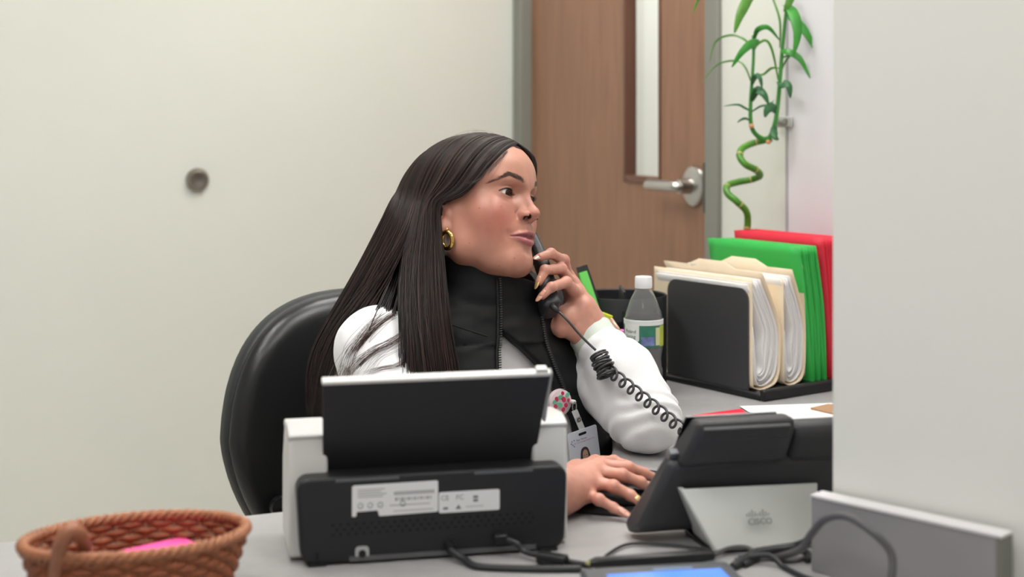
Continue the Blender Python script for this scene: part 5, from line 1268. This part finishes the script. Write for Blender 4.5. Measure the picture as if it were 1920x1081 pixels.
# ---- nails
M_nude = mat('nude_nail', srgb(196, 140, 118), 0.15, coat=0.6); M_gold = mat('gold_glitter_nail', srgb(222, 188, 128), 0.25, metal=0.5, noise=0.3, nscale=900)
M_glit = mat('pale_glitter_nail', srgb(218, 182, 168), 0.2, metal=0.25, noise=0.25, nscale=900)
def nail(a, b, nrm, w, m):
    a, b, nrm = Vector(a), Vector(b), Vector(nrm).normalized(); t = (b - a); L = t.length; t.normalize(); s = t.cross(nrm).normalized(); nrm = s.cross(t)
    vs, fs = [], []; N, K = 10, 7
    for i in range(N + 1):
        u = i / N; ww = w * (0.80 + 0.35 * u if u < .45 else 0.96 * math.sqrt(max(1 - ((u - .45) / .56) ** 2, 0.001)))
        for j in range(K):
            x = -1 + 2 * j / (K - 1); vs.append(a + t * (L * u) + s * (ww * x) - nrm * (0.35 * ww * x * x + 0.0016 * u * u) + nrm * 0.0006)
    for i in range(N):
        for j in range(K - 1): q = i * K + j; fs.append((q, q + 1, q + K + 1, q + K))
    obj('fingernail', vs, fs, m, person, smooth=True, solid=0.0007)
def tipn(H, k, nrm, L0, L1, m, lift=0.0):
    t = H[k][3] - H[k][2]; t /= np.linalg.norm(t); n = np.array(nrm, float); n -= t * (n @ t); n /= np.linalg.norm(n); r = RAD[k][3]
    nail(H[k][3] + t * L0 + n * (r * 0.92 + lift), H[k][3] + t * L1 + n * (r * 0.35), n, r * 0.84, m)
tipn(LH, 'index', (-.1, -.75, .65), -.008, .014, M_glit); tipn(LH, 'middle', (-.75, -.65, .1), -.006, .014, M_gold); tipn(LH, 'ring', (-.55, -.75, .35), -.007, .014, M_nude)
tipn(LH, 'thumb', (0, .8, .5), -.006, .01, M_nude); tipn(LH, 'pinky', (.5, .6, .5), -.005, .009, M_nude)
tipn(RH, 'middle', (-.1, -.45, .9), -.007, .011, M_glit); tipn(RH, 'ring', (-.1, -.5, .88), -.007, .011, M_gold); tipn(RH, 'pinky', (-.1, -.5, .88), -.007, .012, M_nude)
tipn(RH, 'index', (-.1, -.3, .95), -.007, .011, M_glit); tipn(RH, 'thumb', (0, -.3, .95), -.006, .01, M_nude)
# ================================================================= things held and worn
M_gold2 = mat('polished_gold', srgb(226, 186, 104), 0.14, metal=1.0)
er = empty('hoop_earring', h2w((0.0, 0.071, -0.030)), 'gold hoop earring hanging from the visible ear', 'earring')
ec = np.array(wp(838, 451, 2.0)); lobe = h2w(np.array((-1.5, 74.5, -27)) / 1000); dl_ = lobe[1] - 0.003
ec = np.array(wp(838.5, 450, dl_)); ax1 = np.array((0.72, -0.69, 0)); rr = 0.0108
MB().tube([Vector(ec + rr * 1.12 * math.sin(a) * np.array((0, 0, 1)) + rr * math.cos(a) * ax1) for a in [2 * math.pi * k / 40 for k in range(40)]], 0.0027, 10, closed=True, flat=1.25).build('hoop', M_gold2, er, smooth=True)
MB().tube([Vector(ec + np.array((0, 0, rr * 1.1))), Vector(ec + np.array((0.0, 0.002, rr * 1.1 + 0.007)))], 0.0009, 8).build('post', M_gold2, er, smooth=True)
# wrist band
wa = (WL - EL) / np.linalg.norm(WL - EL); wc = WL * 0.93 + EL * 0.07
u_ = np.cross(wa, (0, 0, 1)); u_ /= np.linalg.norm(u_); w_ = np.cross(wa, u_)
M_band = mat('sage_silicone', srgb(204, 212, 202), 0.5)
wt = empty('wristwatch', wc, 'pale sage silicone watch band around the raised wrist', 'watch')
rb = 0.0335; bnd = MB(); N = 40; vs = []; fs = []
for k in range(N):
    a = 2 * math.pi * k / N; dr = math.cos(a) * u_ + math.sin(a) * w_
    for t, r in ((-0.013, rb), (-0.0125, rb + .0022), (0.0125, rb + .0018), (0.013, rb - .0004)): vs.append(Vector(wc + wa * t + dr * r))
for k in range(N):
    for j in range(4): fs.append((k * 4 + j, k * 4 + (j + 1) % 4, ((k + 1) % N) * 4 + (j + 1) % 4, ((k + 1) % N) * 4 + j))
obj('band', vs, fs, M_band, wt, smooth='auto')
cam_dir = np.array((-0.2, -0.9, -0.35)); cam_dir -= wa * (cam_dir @ wa); cam_dir /= np.linalg.norm(cam_dir); sd_ = np.cross(wa, cam_dir)
for a in (-62, -74): MB().sphere(wc + (math.cos(math.radians(a)) * cam_dir + math.sin(math.radians(a)) * sd_) * (rb + 0.0020), 0.0018).build('strap_hole', mat('strap_hole', srgb(110, 116, 110), 0.6), wt, smooth=True)
bk_ = wc + (0.25 * cam_dir - 0.97 * sd_ * (1 if sd_[0] < 0 else -1)) * 0
dr = np.array((0.75, 0.35, 0.55)); dr -= wa * (dr @ wa); dr /= np.linalg.norm(dr); s2 = np.cross(wa, dr)
MB().box((0, 0, 0), (0.026, 0.026, 0.007), frame(wc + dr * (rb + 0.003), s2, wa, dr)).build('watch_case', mat('rose_gold', srgb(210, 170, 150), 0.25, metal=0.9), wt, bevel=0.003)
# telephone handset with its coiled cord
M_hs = mat('charcoal_handset', srgb(54, 54, 57), 0.36, spec=0.45)
hs = empty('telephone_handset', wp(1035, 580, 2.13), 'charcoal telephone handset held to the far ear, coiled cord trailing down', 'handset')
h0, h1 = np.array(wp(962, 396, 2.218)), np.array(wp(1034, 566, 2.126)); ha = (h1 - h0) / np.linalg.norm(h1 - h0); HL = np.linalg.norm(h1 - h0)
face = np.array((-0.80, -0.35, -0.3)); face -= ha * (face @ ha); face /= np.linalg.norm(face); hw = np.cross(ha, face)
def hs_sdf(p):
    q = p - h0.astype(np.float32); t = q @ ha.astype(np.float32); a = q @ face.astype(np.float32); b = q @ hw.astype(np.float32)
    bow = 0.010 * (1 - np.clip((t / HL * 2 - 1) ** 2, 0, 1)); a = a + bow
    k = np.clip(np.abs(t / HL * 2 - 1), 0, 1); s_ = np.clip((k - .55) / .3, 0, 1); s_ = s_ * s_ * (3 - 2 * s_)
    hx, hy = 0.0095 + 0.0045 * s_, 0.0165 + 0.0065 * s_
    off = 0.006 * s_
    dx = np.abs(a - off) - (hx - 0.006); dy = np.abs(b) - (hy - 0.006); dz = np.abs(t - HL / 2) - (HL / 2 + 0.016 - 0.006)
    m = np.sqrt(np.maximum(dx, 0) ** 2 + np.maximum(dy, 0) ** 2 + np.maximum(dz, 0) ** 2) + np.minimum(np.maximum(dx, np.maximum(dy, dz)), 0)
    return (m - 0.006).astype(np.float32)
lo_, hi_ = np.minimum(h0, h1) - 0.05, np.maximum(h0, h1) + 0.05
v_, f_ = sdf_mesh(hs_sdf, lo_, hi_, 0.0022); np_mesh('handset_body', v_, f_, M_hs, hs)
M_cord = mat('grey_coil_cord', srgb(58, 57, 60), 0.3, spec=0.6)
c0 = np.array(wp(1040, 577, 2.098))
cpts = [c0, np.array(wp(1062, 598, 2.088)), np.array(wp(1090, 630, 2.082)), np.array(wp(1117, 656, 2.074))]
MB().tube(catmull([Vector(p) for p in cpts], 8), 0.0019, 8).build('cord_lead', M_cord, hs, smooth=True)
MB().tube([Vector(c0 + (c0 - cpts[1]) * 0.25), Vector(c0), Vector(c0 + (cpts[1] - c0) * 0.4)], [0.0042, 0.0038, 0.0024], 10).build('strain_relief', M_hs, hs, smooth=True)
# tangle of tight turns, then an even coil down to the phone
A, B = np.array(wp(1118, 662, 2.068)), np.array(wp(1145, 700, 2.055))
def coil(A, B, turns, R, r, name, jit=0.0, sq=1.0, ph=0.0):
    ax = (B - A); L = np.linalg.norm(ax); ax /= L; e1_ = np.cross(ax, (0.2, 0.9, 0.4)); e1_ /= np.linalg.norm(e1_); e2_ = np.cross(ax, e1_)
    n = int(turns * 18); pts = []
    for i in range(n + 1):
        t = i / n; a = 2 * math.pi * turns * t + ph; RR = R * (1 + jit * math.sin(t * 23) * 0.5)
        o = jit * 0.006 * np.array((math.sin(t * 31), math.cos(t * 17), math.sin(t * 13)))
        pts.append(Vector(A + ax * L * t + RR * (math.cos(a) * e1_ + sq * math.sin(a) * e2_) + o))
    MB().tube(pts, r, 7).build(name, M_cord, hs, smooth=True); return pts
def curl(A, B, turns, R, r, name):
    ax = (B - A); L = np.linalg.norm(ax); ax /= L; vw = np.array((0, -1.0, 0)); b_ = np.cross(ax, vw); b_ /= np.linalg.norm(b_); e2_ = 0.80 * ax + 0.60 * vw
    n = int(turns * 20); MB().tube([Vector(A + ax * L * i / n + R * (-math.sin(2 * math.pi * turns * i / n) * b_ - math.cos(2 * math.pi * turns * i / n) * e2_)) for i in range(n + 1)], r, 7).build(name, M_cord, hs, smooth=True)
coil(np.array(wp(1122, 664, 2.066)), np.array(wp(1139, 704, 2.052)), 8, 0.0128, 0.0018, 'cord_coil', 0.25)
coil(np.array(wp(1128, 668, 2.060)), np.array(wp(1136, 700, 2.048)), 3, 0.0105, 0.0018, 'cord_coil', 0.4, ph=1.0)
curl(np.array(wp(1142, 694, 2.050)), np.array(wp(1284, 808, 1.985)), 9.0, 0.0078, 0.0020, 'cord_coil')
curl(np.array(wp(1284, 808, 1.985)), np.array(wp(1350, 880, 1.83)), 7, 0.0078, 0.0020, 'cord_coil')
# badge reel and identity card
rd = ray_hit(vest_sdf, 1066, 756)
RC = np.array(wp(1049, 754, rd - 0.012)); ex = -TRV * 0.92 + TF * 0.1; ex /= np.linalg.norm(ex); ez = np.array((0, 0, 1.0)); en = np.cross(ex, ez); en = en if en[1] < 0 else -en
badge = empty('identity_badge', RC, 'white photo identity badge hanging from a strawberry print reel', 'badge')
def disc(c, r, dz, m, nm, par, n=28, sx_=1.0, rot=0.0):
    p = [Vector(c + en * dz + r * sx_ * math.cos(a) * (math.cos(rot) * ex + math.sin(rot) * ez) + r * math.sin(a) * (-math.sin(rot) * ex + math.cos(rot) * ez)) for a in [2 * math.pi * k / n for k in range(n)]]
    q = [v - Vector(en) * 0.0012 for v in p]
    return MB().add(p + q, [tuple(range(n)), tuple(range(2 * n - 1, n - 1, -1))] + [(i, n + i, n + (i + 1) % n, (i + 1) % n) for i in range(n)]).build(nm, m, par)
MB().lathe([(0, -0.004), (0.0195, -0.004), (0.0205, -0.001), (0.0195, 0.0035), (0.0175, 0.0045), (0, 0.005)], frame(RC, ex, ez, en), 40, False).build('reel', mat('reel_pale_pink', srgb(228, 208, 214), 0.15, coat=0.7), badge, smooth='auto')
M_berry = mat('strawberry_red', srgb(206, 52, 88), 0.3); M_mint = mat('mint_leaf_print', srgb(112, 190, 158), 0.3)
for x, y, r, m, s, ro in ((-.009, .007, .0036, 0, .8, .3), (.004, .005, .0044, 0, .75, .5), (.008, -.004, .0034, 0, .8, .2), (.003, -.010, .0036, 0, .75, -.4), (-.011, -.004, .0036, 0, .8, .1), (.013, .003, .0026, 0, .8, 0), (.002, .0145, .0028, 0, .8, .6),
                          (-.003, .009, .003, 1, 1.5, .2), (-.004, -.002, .0034, 1, 1.6, -.4), (.011, .011, .0028, 1, 1.5, .8), (-.013, .003, .0024, 1, 1.4, 1.0), (-.006, -.012, .0024, 1, 1.5, .1)):
    disc(RC + ex * x + ez * y, r, 0.0060, M_mint if m else M_berry, 'print', badge, 14, s, ro)
ST = np.array(wp(1077, 753, rd - 0.018)); CT = np.array(wp(1091, 803, rd - 0.022)) 
MB().tube([Vector(RC + ex * 0.018), Vector(ST)], 0.0032, 8).build('reel_spout', mat('white_gloss', srgb(226, 222, 222), 0.25), badge, smooth=True)
ring = [Vector(ST + np.array((0.0, 0, -0.007)) + 0.0075 * math.sin(a) * ez + 0.0035 * math.cos(a) * ex) for a in [2 * math.pi * k / 20 for k in range(20)]]
MB().tube(ring, 0.0007, 6, closed=True).build('ring', M_steel, badge, smooth=True)
s_a = ST + np.array((0.001, 0, -0.015)); sv = CT - s_a; sl = np.linalg.norm(sv); sv /= sl; sxv = np.cross(sv, en); sxv /= np.linalg.norm(sxv)
M_strap = mat('clear_vinyl', srgb(176, 178, 180), 0.12, metal=0.2, coat=0.6)
MB().box((0, sl / 2, 0), (0.0105, sl + 0.006, 0.0014), frame(s_a, sxv, sv, np.cross(sxv, sv))).build('strap', M_strap, badge, bevel=0.0005)
for r_, m in ((0.0046, M_steel), (0.003, mat('snap_dark', srgb(90, 90, 92), 0.3, metal=0.8)), (0.0016, M_steel)):
    disc(s_a + sv * sl * 0.45, r_, 0.0022 + (0.0046 - r_) * 0.2, m, 'snap', badge, 18)
# the card
tilt = math.radians(9); cx_ = ex * math.cos(tilt) + ez * math.sin(tilt); cz_ = -ex * math.sin(tilt) + ez * math.cos(tilt); cn_ = np.cross(cx_, cz_); cn_ = cn_ if cn_[1] < 0 else -cn_
CK = np.array(wp(1091, 804, rd - 0.024)); CM = frame(CK, cx_, cz_, cn_)
card = MB().prism(rrect(-0.027, -0.086, 0.027, 0.0, 0.003), -0.0008, 0.0, CM).build('card', mat('card_white', srgb(214, 218, 230), 0.3), badge)
MB().prism(rrect(-0.007, -0.0085, 0.007, -0.0048, 0.0015), -0.0009, 0.0003, CM).build('slot', MATS['vent_dark'], card)
Mt = CM @ Matrix.Translation((-0.0125, -0.0155, 0.0002))
text('card_word', 'Fair Haven', 0.0044, Mt, mat('purple_ink', srgb(120, 92, 140), 0.5), card, 0.00005)
text('card_word', 'Community Health Care', 0.0033, CM @ Matrix.Translation((-0.0125, -0.0190, 0.0002)), mat('pink_ink', srgb(206, 150, 172), 0.5), card, 0.00005)
for i, (x, y, c) in enumerate(((-.0205, -.0135, (120, 100, 170)), (-.0165, -.0125, (90, 80, 150)), (-.022, -.0165, (110, 70, 120)), (-.0195, -.0190, (90, 90, 170)), (-.0175, -.0215, (60, 60, 130)), (-.0155, -.0180, (150, 140, 190)))):
    MB().prism([(x + .0009 * math.cos(a), y + .0009 * math.sin(a)) for a in [k * math.pi / 4 for k in range(8)]], 0.0001, 0.0003, CM).build('logo_dot', mat('dot_%d' % i, srgb(*c), 0.5), card)
# portrait print on the card
def blob(pts, h, m, nm='portrait'): MB().prism([(v.x, v.y) for v in catmull([Vector((x, y, 0)) for x, y in pts], 5, True)], 0.0001, h, CM).build(nm, m, card)
blob([(0, -.027), (.006, -.030), (.009, -.040), (.012, -.052), (.018, -.060), (.015, -.066), (0, -.068), (-.014, -.068), (-.015, -.062), (-.010, -.052), (-.0085, -.040), (-.006, -.030)], .0002, mat('print_hair', srgb(62, 48, 54), 0.4))
blob([(0.0005, -.031), (.0045, -.034), (.0055, -.041), (.0035, -.049), (0.0005, -.052), (-.003, -.049), (-.0045, -.041), (-.0035, -.034)], .0003, mat('print_face', srgb(190, 150, 134), 0.4))
blob([(-.003, -.051), (.004, -.051), (.0045, -.058), (.008, -.064), (0, -.068), (-.008, -.064), (-.0035, -.058)], .00025, MATS['print_face'])
for x in (-.0018, .0026): blob([(x - .001, -.0395), (x, -.0389), (x + .001, -.0395), (x, -.0401)], .0004, mat('print_dark', srgb(80, 56, 56), 0.4))
blob([(-.0018, -.0462), (.0005, -.0476), (.0030, -.0462), (.0005, -.0470)], .0004, mat('print_lip', srgb(200, 120, 120), 0.4))
# computer mouse under the hand
mc = np.array(onz(1152, 918, 0.757)); mc[2] = ZD + 0.003
ms = empty('computer_mouse', mc, 'black computer mouse under the right hand', 'mouse')
mx = np.array((0.97, 0.06, 0)); mx /= np.linalg.norm(mx); my = np.array((-mx[1], mx[0], 0))
def mouse_sdf(p):
    q = p - mc.astype(np.float32); q = np.stack([q @ mx.astype(np.float32), q @ my.astype(np.float32), q[:, 2]], 1)
    return np.maximum(ell(q, (0, 0.004, 0.002), (0.056, 0.032, 0.0255)), -q[:, 2]).astype(np.float32)
v_, f_ = sdf_mesh(mouse_sdf, mc - 0.07, mc + 0.07, 0.003); np_mesh('mouse_shell', v_, f_, M_blk2, ms)
MB().box((0.034, 0.004, 0.0212), (0.03, 0.008, 0.006), frame(mc, mx, my)).build('button_strip', mat('mouse_grey', srgb(120, 122, 128), 0.3), ms, bevel=0.002)
# ================================================================= office chair
chc = np.array((-0.268, 2.450, 0)); ca = math.radians(58); cf_ = np.array((math.cos(ca), -math.sin(ca), 0)); cr_ = np.array((-math.sin(ca), -math.cos(ca), 0))
chair = empty('office_chair', (chc[0], chc[1], 0), 'black leather office chair behind the seated person', 'chair')
M_lea = mat('black_leather', srgb(34, 34, 35), 0.30, spec=0.5, bump=0.22, bscale=420); M_shl = mat('black_chair_shell', srgb(50, 52, 53), 0.48, spec=0.4)
def c_loc(p): q = p - chc.astype(np.float32); return np.stack([q @ cf_.astype(np.float32), q @ cr_.astype(np.float32), q[:, 2]], 1)
def back_sdf(f0, f1, inset, rnd, bulge):
    def fn(p):
        q = c_loc(p); z = (q[:, 2] - 0.685) / (0.25 - inset); w = 0.252 * (1 - 0.36 * np.clip(-z + 0.1, 0, 1.2) ** 1.35) - inset
        x = q[:, 1] / w; k = (np.abs(x) ** 2.6 + np.abs(z) ** 2.6) ** (1 / 2.6)
        e = (k - 1) * 0.20
        curve = -0.045 * x * x * -1.0 - 0.10 * (q[:, 2] - 0.70) ** 2 * 2 + 0.02 * z
        t = q[:, 0] - curve - (f0 + f1) / 2; hh = (f1 - f0) / 2 + bulge * np.clip(1 - k * k, 0, 1)
        dx, dt = e + rnd, np.abs(t) - hh + rnd
        return ((np.sqrt(np.maximum(dx, 0) ** 2 + np.maximum(dt, 0) ** 2) + np.minimum(np.maximum(dx, dt), 0) - rnd) * 0.8).astype(np.float32)
    return fn
lo_ = np.array((chc[0] - 0.42, chc[1] - 0.40, 0.42)); hi_ = np.array((chc[0] + 0.42, chc[1] + 0.40, 0.98))
v_, f_ = sdf_mesh(back_sdf(-0.050, 0.006, 0.0, 0.022, 0.0), lo_, hi_, 0.007); np_mesh('back_shell', v_, f_, M_shl, chair)
v_, f_ = sdf_mesh(back_sdf(-0.024, 0.024, 0.004, 0.024, 0.034), lo_, hi_, 0.006); np_mesh('back_cushion', v_, f_, M_lea, chair)
CHM = frame(chc, cf_, -cr_)
def seat_sdf(p):
    q = c_loc(p); dx = np.abs(q[:, 0] - 0.22) - 0.19; dy = np.abs(q[:, 1]) - 0.19; dz = np.abs(q[:, 2] - 0.45) - 0.012
    return (np.sqrt(np.maximum(dx, 0) ** 2 + np.maximum(dy, 0) ** 2 + np.maximum(dz, 0) ** 2) + np.minimum(np.maximum(dx, np.maximum(dy, dz)), 0) - 0.04).astype(np.float32)
v_, f_ = sdf_mesh(seat_sdf, (chc[0] - 0.35, chc[1] - 0.6, 0.38), (chc[0] + 0.6, chc[1] + 0.3, 0.53), 0.012); np_mesh('seat', v_, f_, M_lea, chair)
MB().tube(catmull([CHM @ Vector(p) for p in ((-0.03, 0, 0.62), (-0.06, 0, 0.5), (0.0, 0, 0.40), (0.2, 0, 0.39))], 6), 0.022, 10, flat=0.6).build('back_bar', M_shl, chair, smooth=True)
MB().lathe([(0, 0.10), (0.026, 0.10), (0.026, 0.40), (0, 0.40)], CHM @ Matrix.Translation((0.2, 0, 0)), 20, False).build('gas_column', M_shl, chair, smooth='auto')
for k in range(5):
    a = 2 * math.pi * k / 5 + 0.4; d_ = Vector((math.cos(a), math.sin(a), 0))
    MB().tube([CHM @ (Vector((0.2, 0, 0.12)) + d_ * 0.02), CHM @ (Vector((0.2, 0, 0.075)) + d_ * 0.27)], [0.03, 0.018], 8).build('base_leg', M_shl, chair, smooth=True)
    cw_ = CHM @ (Vector((0.2, 0, 0.03)) + d_ * 0.27); MB().lathe([(0, -0.02), (0.03, -0.02), (0.03, 0.02), (0, 0.02)], frame(cw_, d_.orthogonal().normalized(), Vector((0, 0, 1)), d_), 18, False).build('caster', M_blk2, chair, smooth='auto')
kb = wp(520, 946, 2.30)
MB().lathe([(0, 0), (0.014, 0), (0.017, 0.006), (0.015, 0.016), (0, 0.019)], frame(kb, Vector(cr_) * -1, Vector((0, 0, 1)), Vector(cf_)), 20, False).build('back_knob', M_blk2, chair, smooth='auto')
